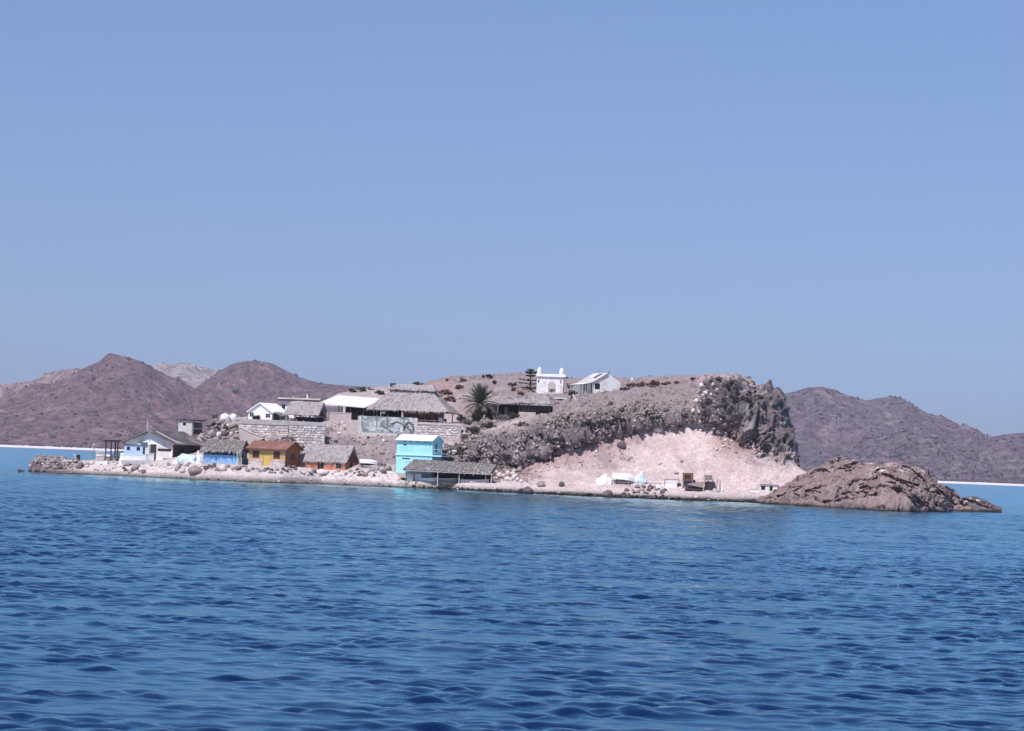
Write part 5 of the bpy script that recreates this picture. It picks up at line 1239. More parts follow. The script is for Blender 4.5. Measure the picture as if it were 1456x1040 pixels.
for fx_, lb, L in ((-.24, "small white skiff in the boat shed beside the cupboard", 2.6), (.30, "long white skiff lying in the right bay of the boat shed", 4.2), (-.02, "grey skiff in the middle of the boat shed", 3.0)):
    o = on_ramada('skiff', lb, "boat", fx_, 1.2); boat_hull('hull', L, 1.0, .5, M['tarp'] if fx_ != -.02 else M['wood'], o, 1, rim=M['white']); box(o, 'thwart', M['wood'], -.2, .1, -.42, .42, .36, .4)
o = on_ramada('trestle_table', "cluttered wooden trestle table inside the boat shed", "table", .1, .8)
box(o, 'top', M['wood'], -.9, .9, 0, .7, .62, .68)
for x in (-.75, .75): post(o, 'leg', M['wood'], (x, .1, -.1), (x, .1, .62), .05); post(o, 'leg', M['wood'], (x, .6, -.1), (x, .6, .62), .05)
t, k = T('shore_kerb', "low rubble kerb along the water side of the boat shed", "kerb", 640, 690.5, -1, sink=.05)
masonry(t, -62*k, 62*k, -.5, 5.5*k, 0, .85, .34, 9, .5)

# ---- dark fronted palapa right of the palm
t, k = T('long_palapa', "long sagging grey thatched roof over a dark open front", "palapa", 742, 590, -4, Y=403)
z = lambda py: (590 - py)*k; x = lambda px: (px - 742)*k
thatch(t, [((x(690), -.8, z(577.5)), (x(738), -.8, z(573)), (x(748), 3.2, z(563)), (x(706), 3.2, z(572)))], M['thatch'], seed=51, dens=9)
thatch(t, [((x(738), -.8, z(573)), (x(782), -.8, z(573.5)), (x(773), 3.2, z(559.5)), (x(757), 3.2, z(560)))], M['thatch'], name='hip_roof', seed=52, dens=9)
thatch(t, [((x(782), -.8, z(573.5)), (x(790), 6.6, z(570)), (x(774), 3.2, z(559)), (x(773), 3.2, z(559.5)))], M['thatch'], name='end_roof', seed=53, dens=9)
thatch(t, [((x(790), 7, z(569)), (x(700), 7, z(574)), (x(706), 3.21, z(572)), (x(773), 3.21, z(559.5)))], M['thatch'], name='rear_roof', seed=54, dens=4)
for px_ in (692, 707, 722, 738, 752, 766, 781): post(t, 'post', M['wood_dark'], (x(px_), -.5, z(601)), (x(px_), -.5, z(575)), .08)
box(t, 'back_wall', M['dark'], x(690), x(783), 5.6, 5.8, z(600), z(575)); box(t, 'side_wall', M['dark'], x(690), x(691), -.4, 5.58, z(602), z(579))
box(t, 'opening_panel', M['wood'], x(717), x(720.5), .2, .3, z(594), z(580)); box(t, 'sign', M['concrete'], x(694), x(699.5), -.63, -.58, z(583.5), z(581.5)); box(t, 'fascia', M['wood_dark'], x(739), x(783), -.2, -.1, z(584), z(577))  # the dark fascia sheet stands in for shade in the open front
box(t, 'half_wall', M['plaster'], x(738), x(762), -.75, -.55, z(601), z(586)); post(t, 'bamboo_pole', M['wood_pale'], (x(706), -1.0, z(597)), (x(709.5), -1.0, z(574)), .05)
o = box(t, 'fallen_plank', M['tarp'], -.12, .12, -.1, 0, -.75, .65); o.location = (x(706), -1.4, z(599)); o.rotation_euler = (0, -.55, 0)

# ---- white gateway with turrets
t, k = T('chapel_front', "white arched chapel front with two pointed turrets", "chapel", 781.5, 559, -4, Y=425)
W = 38*k; H = 23*k
n = 12; arch = [(5.5*k*math.cos(a) + 3*k, 9.5*k + 7*k*math.sin(a)) for a in np.linspace(math.pi, 0, n)]
b = MB(); b.poly([(-W/2, -.8), (-2.6*k, -.8), (-2.6*k, 9.5*k), (-W/2, 9.5*k)], 0, .5); b.poly([(8.6*k, -.8), (W/2, -.8), (W/2, 9.5*k), (8.6*k, 9.5*k)], 0, .5)
for i in range(n - 1): b.poly([arch[i], arch[i+1], (arch[i+1][0], H), (arch[i][0], H)], 0, .5)
b.poly([(-W/2, 9.5*k), (-2.5*k, 9.5*k), (-2.5*k, H), (-W/2, H)], .001, .499); b.poly([(8.5*k, 9.5*k), (W/2, 9.5*k), (W/2, H), (8.5*k, H)], .001, .499)
b.build('facade', M['white'], t)
box(t, 'cornice', M['white_clean'], -W/2 - .1, W/2 + .35, -.25, .7, H, H + 4*k); box(t, 'shade_block', M['wood_dark'], W/2 + .05, W/2 + .8, .1, .9, H - 1.2*k, H + .5*k)  # dark block added for the shade past the cornice's right end
for xt in (-W/2 + 3.2*k, W/2 - 3.2*k):
    prof = [(1.0, 0), (1.0, .62), (.9, .74), (.66, .86), (.34, .95), (.05, 1.0)]
    MB().tube([(xt, .25, H + .002 + zz*13.5*k) for _, zz in prof], [3.2*k*r for r, _ in prof], 14).build('turret', M['white_clean'], t, True)
box(t, 'side_wall', M['white'], -W/2 + .02, -W/2 + .4, .502, 3.6, -.8, H - .1); box(t, 'side_wall', M['white'], W/2 - .4, W/2 - .02, .502, 3.6, -.8, H - .1); box(t, 'back_wall', M['concrete_pale'], -W/2 + .42, W/2 - .42, 3.3, 3.58, -.8, H - .2)
box(t, 'altar', M['concrete'], -.3*k, 7*k, 1.0, 1.5, -.5, 6*k); box(t, 'slot_shade', M['dark'], -17*k, -15.4*k, -.01, -.004, 14*k, 18*k); box(t, 'slot_shade', M['dark'], 14.6*k, 16*k, -.01, -.004, 14*k, 19*k)  # thin dark sheets on the face paint in the shade of slots
box(t, 'step', M['concrete_pale'], -8*k, 15*k, -.6, -.003, -.8, .08)
# ---- white house with broken roof
al = 20
t, k = T('ruined_house', "weathered white house with broken roof and screened porch", "house", 863, 561, al, Y=418)
W = 38*k / cosd(al); D = 6.4; H = 18*k; R = 12*k
fx = lambda px: (px - 863)*k/cosd(al); fz = lambda py: (561 - py)*k
fr = [(fx(845), fx(852.6), fz(554.5), fz(546)), (fx(846.5), fx(851), .05, fz(555.5))]
shell(t, M['white'], W, D, H, front=fr[:1], left=[(.6, 2.2, .1, H - .3), (3.0, 5.4, .5, H - .3)], ridge='y', rise=R)
window(t, M['wood_dark'], M['glass'], *fr[0], .06, .05); sheet = MB()
sheet.slab([(-W/2 - .3, D + .2, H - .1), (-W/2 - .3, -.25, H - .1), (0, -.25, H + R + .1), (0, D + .2, H + R + .1)], .1); sheet.slab([(W/2 + .2, 1.2, H - .1), (W/2 + .2, D + .2, H - .1), (.001, D + .2, H + R + .1), (.001, 1.2, H + R + .1)], .1)
sheet.build('roof', M['concrete_pale'], t)
for y in (1.5, 3.2): MB().slab([(-W*.34, y + .8, H + R*.32 + .18), (-W*.34, y, H + R*.32 + .18), (-W*.08, y, H + R*.84 + .2), (-W*.08, y + .7, H + R*.84 + .2)], .02).build('roof_patch', M['white_clean'] if y > 2 else M['dark'], t)
box(t, 'flue', M['wood_dark'], .3, .42, .3, .42, H + R*.7, H + R + .35)
b = MB().slab([(-W/2 - 2.0, D - .3, H - .55), (-W/2 - 2.0, .0, H - .55), (-W/2 - .02, 0, H - .12), (-W/2 - .02, D - .3, H - .12)], .07); b.build('porch_roof', M['white_roof'], t)
for i in range(8): post(t, 'porch_post', M['net'], (-W/2 - 1.9, .15 + i*.8, -.6), (-W/2 - 1.9, .15 + i*.8, H - .6), .09)
for i in range(5): post(t, 'porch_post', M['net'], (-W/2 - 1.9 + i*.42, .1, -.6), (-W/2 - 1.9 + i*.42, .1, H - .5 + i*.09), .08)
t, k = T('stone_bench', "white slab bench below the chapel front", "bench", 798, 571, -4, sink=.15)
box(t, 'seat', M['white'], -11*k, 11*k, 0, .9, 5*k, 6.4*k); box(t, 'leg', M['stone1'], -9*k, -6*k, .1, .8, -.4, 5*k); box(t, 'leg', M['stone1'], 6*k, 9*k, .1, .8, -.4, 5*k)
t, k = T('leaning_boards', "pale boards propped before the screened porch", "boards", 823, 569, 0, sink=.1)
for i, (x0, a) in enumerate(((-3, .5), (1, .15), (-6, -.1))):
    o = MB().box(-.14, .14, 0, .06, 0, (12 - 3*i)*k).build('board', M['wood_pale'] if i == 0 else M['wood'], t); o.location = (x0*k, i*.15, -.2); o.rotation_euler = (-.15, -a, 0)
t, k = T('crest_wall', "low peach plastered wall along the hill crest", "wall", 924, 546, 3, Y=424)
box(t, 'panel', M['peach'], -28*k, 28*k, 0, .3, -1.0, 6.5*k)
for i in range(10): box(t, 'pillar', M['peach'] if i % 3 else M['white'], -27*k + i*5.9*k, -27*k + i*5.9*k + .28, -.16, -.003, -1.0, 7.8*k)

# ================================================================== plants
def palm(px, py, Y, label):
    t, k = T('palm_tree', label, "palm tree", px, py, 0, Y=Y); rs = np.random.default_rng(77)
    Ht = 30*k
    b = MB(); pts = [(0, 0, -.4)] + [(.05*math.sin(i), .04*math.cos(i*1.7), Ht*i/9) for i in range(10)]
    b.tube(pts, [.42] + [.40 - .012*i + .03*(i % 2) for i in range(10)], 10).build('trunk', M['bark'], t, True)
    c = np.array([0, 0, Ht])
    for i in range(66):
        az = i*2.39996 + rs.normal(0, .15); f = i / 46
        if i < 46: el = math.radians(84 - 112*f + rs.normal(0, 6)); L = rs.uniform(3.3, 4.3) * (1.0 if f < .6 else .8)
        else: f = .4; el = math.radians(rs.uniform(15, 65)); L = rs.uniform(2.2, 3.0); c = np.array([rs.uniform(-.7, .7), rs.uniform(-.5, .5), rs.uniform(.2, 1.0)])
        dry = .84 < f and i < 46
        d = np.array([math.cos(az)*math.cos(el), math.sin(az)*math.cos(el), math.sin(el)]); hd = np.array([math.cos(az), math.sin(az), 0])
        n = 13; sp = []
        for j in range(n + 1):
            u = j / n; sp.append(c + d*L*u + np.array([0, 0, -1])*L*(.20 + .12*f)*u**2.4 + hd*.06)
        b = MB(); b.tube(sp[::2] + [sp[-1]], [.035]*len(sp[::2]) + [.01], 4, False)
        sd = np.cross(d, [0, 0, 1.0]); sd /= np.linalg.norm(sd) + 1e-6
        for j in range(1, n + 1):
            u = j / n; fw = sp[j] - sp[j-1]; fw /= np.linalg.norm(fw); up = np.cross(sd, fw)
            ll = L*.27*math.sin(math.pi*min(u*.85 + .12, 1))*rs.uniform(.85, 1.1)
            for h in range(2):
                p0 = sp[j-1] + (sp[j] - sp[j-1])*(.5*h)
                for sg in (-1, 1):
                    tip = p0 + sd*sg*ll*.8 + fw*ll*.6 + up*ll*.22*rs.uniform(.2, 1.2); w = fw*.05
                    b.add([p0 - w, p0 + w, tip], [(0, 1, 2)])
        b.build('frond', M['palm_dry'] if dry else M['palm_leaf'], t)
    return t
palm(681, 603.5, 401, "bushy date palm between the big palapa and the long thatched roof")

def layered_pine(px, py, Y, label):
    t, k = T('layered_pine', label, "tree", px, py, 0, Y=Y); rs = np.random.default_rng(5); Ht = 37*k
    tr = MB().tube([(0, 0, -.5), (.05, 0, Ht*.5), (0, 0, Ht)], [.16, .10, .02], 7); cs = []; rd = []
    for z, r, th in ((.90, .45, .24), (.80, .85, .34), (.68, .75, .24), (.5, 2.3, .2), (.36, 2.7, .19), (.2, 1.9, .22)):
        for a in np.arange(0, 6.28, 6.28/7) + rs.uniform(0, 1):
            rr = r*rs.uniform(.7, 1.15)
            tr.tube([(0, 0, z*Ht), (math.cos(a)*rr, math.sin(a)*rr, z*Ht + .1*rr)], [.045, .015], 5)
            for u in (.2, .4, .6, .8, 1.0): cs.append((math.cos(a)*rr*u, math.sin(a)*rr*u, z*Ht + .1*rr*u)); rd.append(th*rs.uniform(.7, 1.2))
    tr.build('trunk', M['bark'], t, True)
    V, Fq = leaf_cloud(cs, rd, 5200, .10, rs, .5); mesh_obj('crown', V, Fq, M['leaf_dark'], t)
layered_pine(753.5, 560, 427, "tall layered pine standing left of the chapel front")

BUSHES = [
 (366, 598.5, 15, 9, "dark leafy bush under the terrace house window", 'leaf_dark', 397.6), (306.5, 598.5, 8, 12, "pale spiky bush beside the round water tanks", 'leaf_pale', 397.5),
 (664, 606, 14, 11, "ragged grey bush at the right end of the big palapa", 'leaf_pale', 399), (655, 601, 12, 15, "thorny bush growing against the big palapa corner", 'leaf', 401),
 (672, 616, 22, 11, "low green bush at the left foot of the palm", 'leaf', None), (690, 609, 26, 11, "spreading green bush in front of the palm trunk", 'leaf', None), (660, 624, 16, 9, "dusty bush on the bank by the stone wall end", 'leaf_pale', None),
 (717, 600, 20, 13, "grey green bush before the dark open front", 'leaf_pale', 398.5), (731, 596.5, 16, 12, "rounded bush against the half wall of the long palapa", 'leaf', 399),
 (640, 656, 9, 8, "dark bush beside the balcony of the turquoise house", 'leaf_dark', 383), (630, 652, 6, 9, "small dark shrub behind the turquoise house", 'leaf_dark', 386),
 (633, 561, 20, 8, "rust brown bush on the slope behind the big palapa roof", 'leaf_red', None), (640, 571, 18, 8, "lower rust brown bush on the slope by the big palapa", 'leaf_red', None), (652, 553, 16, 6, "dry brown bush on the slope left of the palm top", 'leaf_red', None), (622, 575, 14, 6, "brown tuft just right of the big palapa eave", 'leaf_red', None),
 (596, 549, 18, 6, "dark bush on the skyline over the big palapa ridge", 'leaf', None), (693, 538, 22, 6, "dark green bush on the skyline right of the palm top", 'leaf_dark', None), (704, 546, 9, 5, "small olive bush below the skyline bush", 'leaf', None), (658, 542, 12, 4, "low bush on the skyline left of the palm top", 'leaf', None), (637, 542, 7, 3, "tiny bush on the skyline above the big palapa", 'leaf', None),
 (500, 558, 14, 6, "dark green bush at the back corner of the white metal roof", 'leaf_dark', None), (514, 557, 12, 8, "olive bush rising behind the white metal roof", 'leaf', None), (540, 561, 13, 7, "olive bush between white metal roof and big palapa", 'leaf', None), (527, 555, 9, 4, "pale bush on the rise behind the white metal roof", 'leaf_pale', None),
 (728, 549, 18, 5, "flat dark bush left of the layered pine", 'leaf', None), (731, 556, 9, 5, "round brown bush above the long thatched roof", 'leaf_red', None), (812, 552, 16, 8, "grey bush between chapel and ruined house", 'leaf_pale', None), (742, 561, 14, 5, "brown bush behind the long thatched roof peak", 'leaf_red', None),
 (815, 563, 12, 9, "ragged bush below the screened porch", 'leaf', None), (888, 555, 14, 5, "dark bush at the right corner of the ruined house", 'leaf_dark', None), (985, 541, 18, 4, "flat dark bush on the crest before the cliff", 'leaf_dark', None),
 (899, 551, 18, 7, "rust red scrub at the left end of the crest wall", 'leaf_red', None), (914, 550, 20, 8, "rust red scrub under the middle of the crest wall", 'leaf_red', None), (931, 549, 16, 9, "tall rust red scrub under the crest wall", 'leaf_red', None), (947, 548, 16, 6, "rust red scrub at the right end of the crest wall", 'leaf_red', None), (962, 546, 14, 4, "thin brown scrub beyond the end of the crest wall", 'leaf_red', None),
 (836, 608, 26, 9, "dark green bush on the rock rim above the pink scree", 'leaf_dark', None), (860, 604, 30, 9, "broad green bush along the rock rim", 'leaf', None), (880, 601, 22, 8, "green bush on the rim beside the big rim boulder", 'leaf_dark', None), (935, 598, 26, 9, "dark bush hanging over the rim near the cliff", 'leaf_dark', None), (795, 629, 22, 7, "dark bush over the small cave", 'leaf_dark', None), (768, 618, 16, 5, "thin grey bush on the dark rock slope", 'leaf_pale', None),  # dark rim bushes fill patches that are part shade, part vegetation
 (720, 652, 18, 8, "dark bush over the hollow behind the boat shed", 'leaf_dark', None), (742, 606, 26, 6, "grey brush on the slope below the long palapa", 'leaf_pale', None), (1040, 548, 16, 9, "wiry green bush at the top of the cliff", 'leaf', None), (1062, 572, 12, 8, "green bush clinging to the cliff shoulder", 'leaf', None), (1080, 566, 12, 6, "dusty bush on the cliff's right shoulder", 'leaf_pale', None),  # the dark bush at the hollow fills a patch of shade and vegetation
]
for px, py, w, h, lb, mt, Yb in BUSHES: bush(px, py, w, h, lb, mt, Y=Yb)

# ================================================================== boulders
def row(n, xa, xb, ya, yb, smin, smax, mats, label, group, seed, asp=(.5, .85), yfun=None, sink=.3):
    rs = random.Random(seed)
    for i in range(n):
        x = xa + (xb - xa)*(i + rs.uniform(-.4, .9)) / n
        y = (yfun(x) if yfun else rs.uniform(ya, yb)); w = smin + (smax - smin)*rs.random()**1.8
        boulder(x, y, w, w*rs.uniform(*asp), label, group, rs.choice(mats), seed*1000 + i, sink=sink)
shore = lambda x: float(np.interp(x, [26, 52, 125, 245, 345, 480, 640, 800, 1000, 1085], [672, 672, 675, 680.5, 685.5, 689.5, 696, 704.5, 713, 716]))
row(20, 64, 118, 656, 668, 6, 13, ['rock', 'rock', 'rock_dark'], "grey boulder heaped at the left tip of the sand point", "boulders heaped on the point tip", 1)
row(9, 24, 66, 0, 0, 5, 10, ['rock_wet'], "wet black rock trailing off the left tip of the point", "wet rocks off the point", 2, yfun=lambda x: shore(x) - 1.2, asp=(.35, .5))
row(34, 112, 250, 660, 671, 3.5, 8, ['rock', 'rock_pale', 'rock_pale', 'rock'], "loose pale stone scattered on the sand by the cabin boat", "loose stones on the point", 3)
row(12, 176, 208, 666, 674, 5, 11, ['rock_dark', 'rock'], "brown stone in the low heap below the cabin boat", "stone heap below the cabin boat", 4)
boulder(277, 676, 23, 15, "large round grey boulder below the pale blue tarps", None, 'rock', 9, sink=.25)
row(16, 250, 292, 660, 674, 5, 11, ['rock', 'rock_pale', 'rock'], "grey stone piled under the pale blue tarps", "stones under the tarps", 5)
row(22, 290, 350, 663, 672, 5, 10, ['rock', 'rock_dark', 'rock'], "rough stone in the row before the blue hut", "stones before the blue hut", 6)
boulder(316, 670, 13, 11, "pale squarish boulder before the blue hut", None, 'rock_pale', 12, sink=.25)
row(22, 350, 424, 667, 674, 4.5, 10, ['rock', 'rock_dark', 'rock'], "rough stone in the row before the yellow cabin", "stones before the yellow cabin", 7)
row(9, 410, 427, 656, 668, 6, 11, ['rock_dark', 'rock'], "dark stone heaped between yellow cabin and orange hut", "stones between the cabins", 8)
row(20, 427, 508, 671, 678, 4.5, 9, ['rock', 'rock_dark', 'rock_pale'], "rough stone in the row before the orange hut", "stones before the orange hut", 9)
boulder(457, 675.5, 25, 9, "long pale pink boulder before the orange hut", None, 'rock_pale', 3, sink=.25)
row(24, 507, 556, 662, 678, 5, 11, ['rock', 'rock_dark', 'rock'], "grey stone in the heap right of the orange hut", "stone heap by the orange hut", 10)
row(18, 470, 550, 622, 650, 4, 8, ['rock', 'rock_dark', 'rock'], "stone lying on the bare slope below the mural", "stones on the slope below the mural", 11)
row(9, 463, 500, 603, 618, 4, 8, ['rock', 'rock_pale'], "stone below the low beige wall", "stones below the low beige wall", 12)
row(24, 297, 341, 604, 628, 6, 13, ['rock', 'rock', 'rock_pale', 'rock_dark'], "craggy rock of the knoll below the round tanks", "rocks of the tank knoll", 13)
row(46, 590, 860, 0, 0, 4, 11, ['rock_wet', 'rock_wet', 'rock_dark'], "weedy black rock on the tideline left of the white tarps", "tideline rocks on the left beach", 14, yfun=lambda x: shore(x) - 1.0, asp=(.4, .65))
row(48, 860, 1092, 0, 0, 4, 10, ['rock_wet', 'rock_wet', 'rock_dark'], "weedy black rock on the tideline below the wooden ruin", "tideline rocks on the right beach", 15, yfun=lambda x: shore(x) - 1.0, asp=(.4, .65))
row(26, 250, 590, 0, 0, 3, 6, ['rock_wet', 'rock_dark', 'rock'], "small wet stone at the water's edge before the huts", "wet stones before the huts", 16, yfun=lambda x: shore(x) - .8, asp=(.35, .5))
boulder(769, 692.5, 16, 9, "smooth brown boulder on the beach right of the boat shed", None, 'rock', 5, sink=.2); boulder(799, 692.5, 11, 8, "small dark boulder beside the smooth brown one", None, 'rock_dark', 6, sink=.2)
boulder(751, 703, 25, 12, "broad dark rock at the waterline right of the boat shed", None, 'rock_dark', 2); boulder(864, 706, 17, 10, "pointed dark rock at the waterline below the white tarps", None, 'rock_dark', 4)
row(30, 886, 948, 694, 707, 4.5, 9, ['rock_dark', 'rock', 'rock_dark'], "dark stone in the heap before the white tarps", "dark stone heap before the tarps", 17)
row(26, 704, 742, 670, 687, 5, 11, ['rock_pale', 'rock_pale', 'rock'], "white stone in the bright heap right of the boat shed", "white stone heap by the boat shed", 18)
LEDGE = [(745, 666, 18, 12, 'rock_dark'), (757, 659, 16, 10, 'rock'), (778, 654, 22, 12, 'rock_dark'), (808, 642, 20, 12, 'rock'), (826, 636, 18, 13, 'rock_dark'), (842, 630, 26, 14, 'rock'), (856, 625, 22, 12, 'rock_pale'), (872, 622, 13, 8, 'rock_dark'), (884, 639, 17, 13, 'rock_dark'), (893, 617, 22, 13, 'rock'), (936, 614, 18, 12, 'rock_pale'), (957, 612, 20, 8, 'rock'), (968, 607, 14, 8, 'rock_dark'), (912, 611, 16, 9, 'rock')]
for i, (x, y, w, h, m_) in enumerate(LEDGE): boulder(x, y, w, h, "fallen block wedged under the dark rock rim", "blocks under the rock rim", m_, 700 + i, sink=.3)
row(14, 760, 1000, 640, 680, 4, 9, ['rock', 'rock_pale', 'rock_pale'], "stone resting on the pink scree slope", "stones on the scree", 19)
row(26, 984, 1026, 548, 606, 5, 10, ['rock_pale', 'rock_pale', 'rock'], "pale angular block along the cliff's left edge", "pale blocks on the cliff edge", 20, asp=(.6, 1.1))
row(12, 1020, 1075, 628, 646, 4, 9, ['rock_pale', 'rock'], "pale block at the foot of the cliff", "blocks at the cliff foot", 21)
row(9, 1240, 1326, 665, 674, 5, 11, ['rock_pale', 'rock'], "whitened block on top of the rock mound", "whitened blocks on the mound", 22, asp=(.3, .55), sink=.55)
row(9, 1368, 1402, 711, 717, 3, 6, ['rock_dark', 'rock_pale'], "small block on the low reef", "blocks on the reef", 23)
row(26, 800, 1010, 572, 600, 5, 12, ['rock', 'rock_dark', 'rock'], "weathered block on the grey slope above the rim", "blocks on the upper slope", 24)
row(24, 650, 800, 596, 650, 5, 11, ['rock', 'rock_dark', 'rock'], "rough block on the dark slope above the boat shed", "blocks on the slope above the boat shed", 25)

finish_boulders()

# ================================================================== clutter
def lump(name, part, label, cat, px, py, wpx, hpx, mat, seed, depth=.7, Y=None):
    t, k = T(name, label, cat, px, py, 0, Y=Y, sink=.1); v, f = ico(4); v = v.copy()
    v[:, 2] = np.maximum(v[:, 2], -.12)
    v *= (.85 + .75*fbm(v*1.25 + seed*1.7, 4, .6, seed) + .22*(fbm(v*2.6 + seed, 3, .6, seed + 3, ridged=True) - .1))[:, None]
    v = v*np.array([wpx*k/2, wpx*k/2*depth, hpx*k*.9]); mesh_obj(part, v, f, mat, t, True); return t, k
lump('tarp_bundle', 'tarp', "large pale blue tarp bundle between white house and blue hut", "tarp", 267, 658.5, 30, 14, M['tarp_blue'], 3)
lump('tarp_bundle', 'tarp', "upright white blue tarp roll against the blue hut corner", "tarp", 283, 658, 8, 17, M['tarp'], 4)
lump('tarp_bundle', 'tarp', "small pale tarp folded at the left foot of the blue bundle", "tarp", 253, 660, 14, 7, M['tarp'], 5)
t, k = T('upturned_skiff', "white skiff upturned on the stone heap by the orange hut", "boat", 524, 661, 6, sink=-.25)
o = boat_hull('hull', 26*k, 1.3, .55, M['tarp'], t, 1, rim=M['white']); o.rotation_euler = (math.pi, 0, 0); o.location = (0, 0, .55)
t, k = T('enamel_basin', "white basin lying in the stones right of the orange hut", "basin", 535.5, 669, 0, sink=-.1); MB().tube([(0, 0, 0), (0, 0, .12), (0, 0, .5)], [.12, .25, .46], 14).build('bowl', M['white_clean'], t, True); MB().tube([(0, 0, .5), (0, 0, .54)], [.5, .5], 14).build('rim', M['white'], t)
t, k = T('white_bucket', "small white bucket on the bare slope below the mural", "bucket", 545.5, 628.5, 0); MB().tube([(0, 0, -.05), (0, 0, .38)], [.15, .2], 12).build('pail', M['white_clean'], t, True); MB().tube([(-.2, 0, .36), (-.14, 0, .52), (0, 0, .58), (.14, 0, .52), (.2, 0, .36)], .012, 5).build('handle', M['wood_dark'], t)
t, k = T('white_marker', "white painted marker stone left of the orange hut", "marker", 425.5, 670, 0); MB().tube([(0, 0, -.2), (0, 0, .5), (0, 0, .62)], [.16, .13, .04], 8).build('stake', M['white_clean'], t); MB().tube([(0, 0, -.05), (0, 0, .04)], [.3, .26], 8).build('base', M['concrete'], t)
# beach camp under the scree
t, k = T('upturned_panga', "white open boat upturned on the beach under the scree", "boat", 886, 687, -5, sink=-.9)
o = boat_hull('hull', 30*k, 1.7, .85, M['white_clean'], t, 1, rim=M['white']); o.rotation_euler = (math.pi, 0, 0); o.location = (0, 0, .55)
for x in (-9, 9): box(t, 'trestle', M['wood_dark'], x*k - .08, x*k + .08, -.5, .5, -1.3, -.32)
lump('tarp_bundle', 'tarp', "white tarp bundle left of the upturned open boat", "tarp", 860, 688, 22, 15, M['tarp'], 12)
lump('tarp_bundle', 'tarp', "pale translucent looking tarp right of the upturned open boat", "tarp", 909, 687.5, 20, 18, M['tarp_blue'], 15)
lump('tarp_bundle', 'tarp', "small white sack behind the dark stone heap", "tarp", 936, 694, 9, 6, M['tarp'], 17)
t, k = T('pole_rail', "long weathered rail on posts before the white tarps", "rail", 912, 693, -3)
for x in (-39, -18, 0, 20, 27): post(t, 'post', M['wood_pale'], (x*k, 0, -.4), (x*k, 0, 7*k), .05)
post(t, 'rail', M['wood'], (-40*k, 0, 6*k), (29*k, 0, 6.4*k), .055)
t, k = T('white_chest', "white cooler chest beside the wooden ruin", "chest", 954.5, 693, 0); box(t, 'body', M['white_clean'], -8.5*k, 8*k, 0, .7, -.2, 6.4*k); box(t, 'lid', M['white_clean'], -8.8*k, 8.3*k, -.05, .75, 6.4*k + .003, 8.2*k); box(t, 'roof_plank', M['wood_dark'], -10*k, 12*k, -.1, .8, 10.4*k, 11.2*k)
for x in (-9.5, 11): post(t, 'post', M['wood_dark'], (x*k, .35, -.3), (x*k, .35, 10.4*k), .04)
t, k = T('wooden_ruin', "collapsed brown wooden shack on the beach under the scree", "shack", 985, 697, -5)
box(t, 'cabin', M['rust'], -15*k, 0, .6, 2.0, 13*k, 24*k); box(t, 'opening_shade', M['dark'], -12*k, -4*k, .585, .597, 15*k, 21*k)  # thin dark sheet on the cabin face paints the shade of an opening
for x in (-14, -1): post(t, 'post', M['wood'], (x*k, .7, -.4), (x*k, .7, 13*k), .1); post(t, 'post', M['wood'], (x*k, 1.9, -.4), (x*k, 1.9, 13*k), .1)
MB().slab([(-8*k, -.3, 8*k), (17*k, -.3, 4*k), (17*k, 1.6, 13*k), (-8*k, 1.6, 9*k)], .08).build('fallen_roof', M['wood'], t); MB().slab([(-11*k, -.6, 1*k), (14*k, -.6, .5*k), (14*k, .5, 3.5*k), (-11*k, .5, 4.5*k)], .1).build('fallen_roof', M['wood_dark'], t)
for x, h in ((15, 21), (33, 17), (37, 15)): post(t, 'post', M['wood_pale'] if x == 15 else M['wood'], (x*k, -.4, -.4), ((x + 1.5)*k, -.4, h*k), .07)
box(t, 'crate', M['wood'], 15*k, 27*k, .8, 1.8, 16*k, 22*k); box(t, 'crate', M['wood_dark'], 17*k, 27*k, .3, 1.3, 0, 9*k); post(t, 'brace', M['wood'], (16*k, .3, 11*k), (28*k, .9, 18*k), .05); box(t, 'platform', M['wood'], 14*k, 30*k, .5, 2.0, 14.6*k, 15.9*k)
for x in (17, 28): post(t, 'post', M['wood'], (x*k, 1.2, -.4), (x*k, 1.2, 14.6*k), .06)
box(t, 'door_leaf', M['tarp'], 38*k, 42*k, -.1, -.04, -.2, 9*k)
t, k = T('beach_shed', "tiny white shed with dark openings beside the rock mound", "shed", 1093, 699, -6, sink=.05)
shell(t, M['white'], 25*k, 1.6, 9.5*k, front=[(-11*k, -5*k, 2*k, 8*k), (1*k, 5.5*k, .5*k, 8.4*k)]); box(t, 'roof', M['wood'], -13.2*k, 13.2*k, -.2, 1.8, 9.5*k + .003, 10.6*k); box(t, 'opening_panel', M['dark'], -10.8*k, -5.2*k, .06, .1, 2.1*k, 7.9*k)  # dark panel in the left hole stands in for the shade inside
t, k = T('plank_wall', "low white plank wall left of the tiny beach shed", "wall", 1074, 700, -6); box(t, 'panel', M['white'], -7*k, 6*k, 0, .1, -.3, 3.4*k); box(t, 'coping', M['plaster'], -7.3*k, 6.3*k, -.05, .15, 3.4*k + .002, 4.2*k)
# leaning poles by the hollow
t, k = T('drying_rack', "weathered poles leaning at the dark hollow right of the boat shed", "rack", 747, 686, 0)
for a, b_ in (((-8, 18), (4, 0)), ((3, 14), (3, 0)), ((-9, 12), (-8, 0)), ((-12, 13), (8, 15))): post(t, 'pole', M['wood'], (a[0]*k, .2, a[1]*k), (b_[0]*k, 0, b_[1]*k - .2), .06)
for px_, py_, h_, lb in ((736, 566, 15, "thin dark stake above the long thatched roof"), (690, 606, 8, "short stake among the bushes by the palm")):
    t, k = T('stake', lb, "stake", px_, py_, 0); post(t, 'shaft', M['wood_dark'], (0, 0, -.4), (0, 0, h_*k), .06); MB().tube([(0, 0, h_*k), (0, 0, h_*k + .12)], [.05, .01], 6).build('point', M['wood_dark'], t)

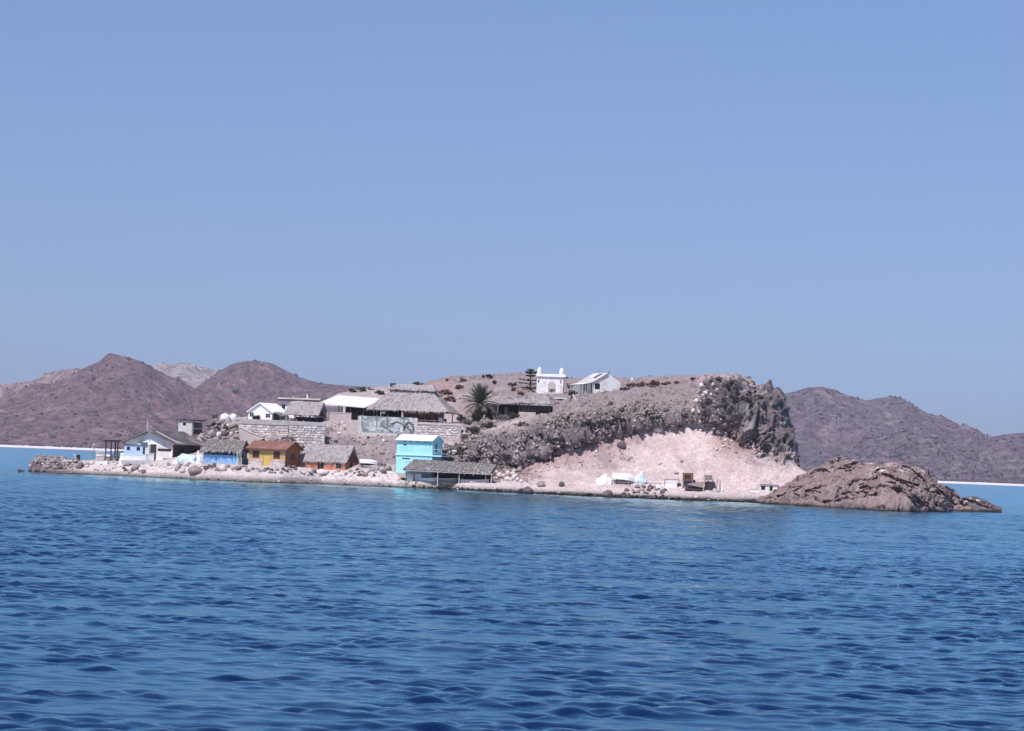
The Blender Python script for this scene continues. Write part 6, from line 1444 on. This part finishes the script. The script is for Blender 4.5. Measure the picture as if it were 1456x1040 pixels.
# ================================================================== scree, pebbles, dry brush: uncountable
def zone_pts(n, cond, seed, lift=0.0):
    rs = np.random.default_rng(seed); rr, cc = np.where(cond); idx = rs.integers(0, len(rr), n)
    p = ISL[rr[idx], cc[idx]] + rs.normal(0, .12, (n, 3))*np.array([1, 1, .1]); p[:, 2] += lift; return p
zz = ISL[..., 2]; dry = zz > .5
rockz = dry & (ISL_A > .85) & (ISL_A < 1.5)
rs = np.random.default_rng(3)
o = scatter('rock_rubble', zone_pts(5200, rockz, 11), rs.gamma(2.0, .06, 5200) + .05, M['rock'], "grey broken rubble strewn over the rocky slopes", "rubble", .75, .22, 6)
o = scatter('pale_rubble', zone_pts(1500, rockz, 12), rs.gamma(2.2, .04, 1500) + .04, M['rock_pale'], "pale broken rubble strewn over the rocky slopes", "rubble", .7, .22, 7)
o = scatter('slope_stones', zone_pts(3000, dry & (ISL_A > .29) & (ISL_A < .8), 13), rs.gamma(1.8, .045, 3000) + .04, M['rock'], "grey pink stones strewn over the bare earth", "stones", .7, .22, 8)
o = scatter('beach_pebbles', zone_pts(2600, (zz > .1) & (zz < 2.2) & (ISL_A < .3), 14), rs.gamma(1.8, .035, 2600) + .03, M['stone1'], "pebbles and small stones along the beach", "pebbles", .65, .2, 9)
def brush(name, pts, size, nleaf, mat, label, seed, leaf=.1):
    rs = np.random.default_rng(seed); V, Fq = leaf_cloud(np.asarray(pts) + np.array([0, 0, 1])*np.asarray(size)[:, None]*.45, size, nleaf, leaf, rs, .6)
    tag(mesh_obj(name, V, Fq, mat), label, "brush", kind='stuff')
brush('dry_brush', zone_pts(420, rockz & (zz > 3), 21), rs.uniform(.12, .36, 420), 9000, M['leaf_pale'], "grey dry brush covering the rocky slopes", 31)
brush('green_brush', zone_pts(230, rockz & (zz > 3), 22), rs.uniform(.15, .4, 230), 6000, M['leaf'], "dull green brush dotted over the rocky slopes", 32)
brush('hill_tufts', zone_pts(420, dry & (ISL_A > .5) & (ISL_A < .85) & (zz > 7), 23), rs.uniform(.12, .4, 420), 7000, M['leaf_red'], "brown dry tufts on the bare hilltop", 33, .08)
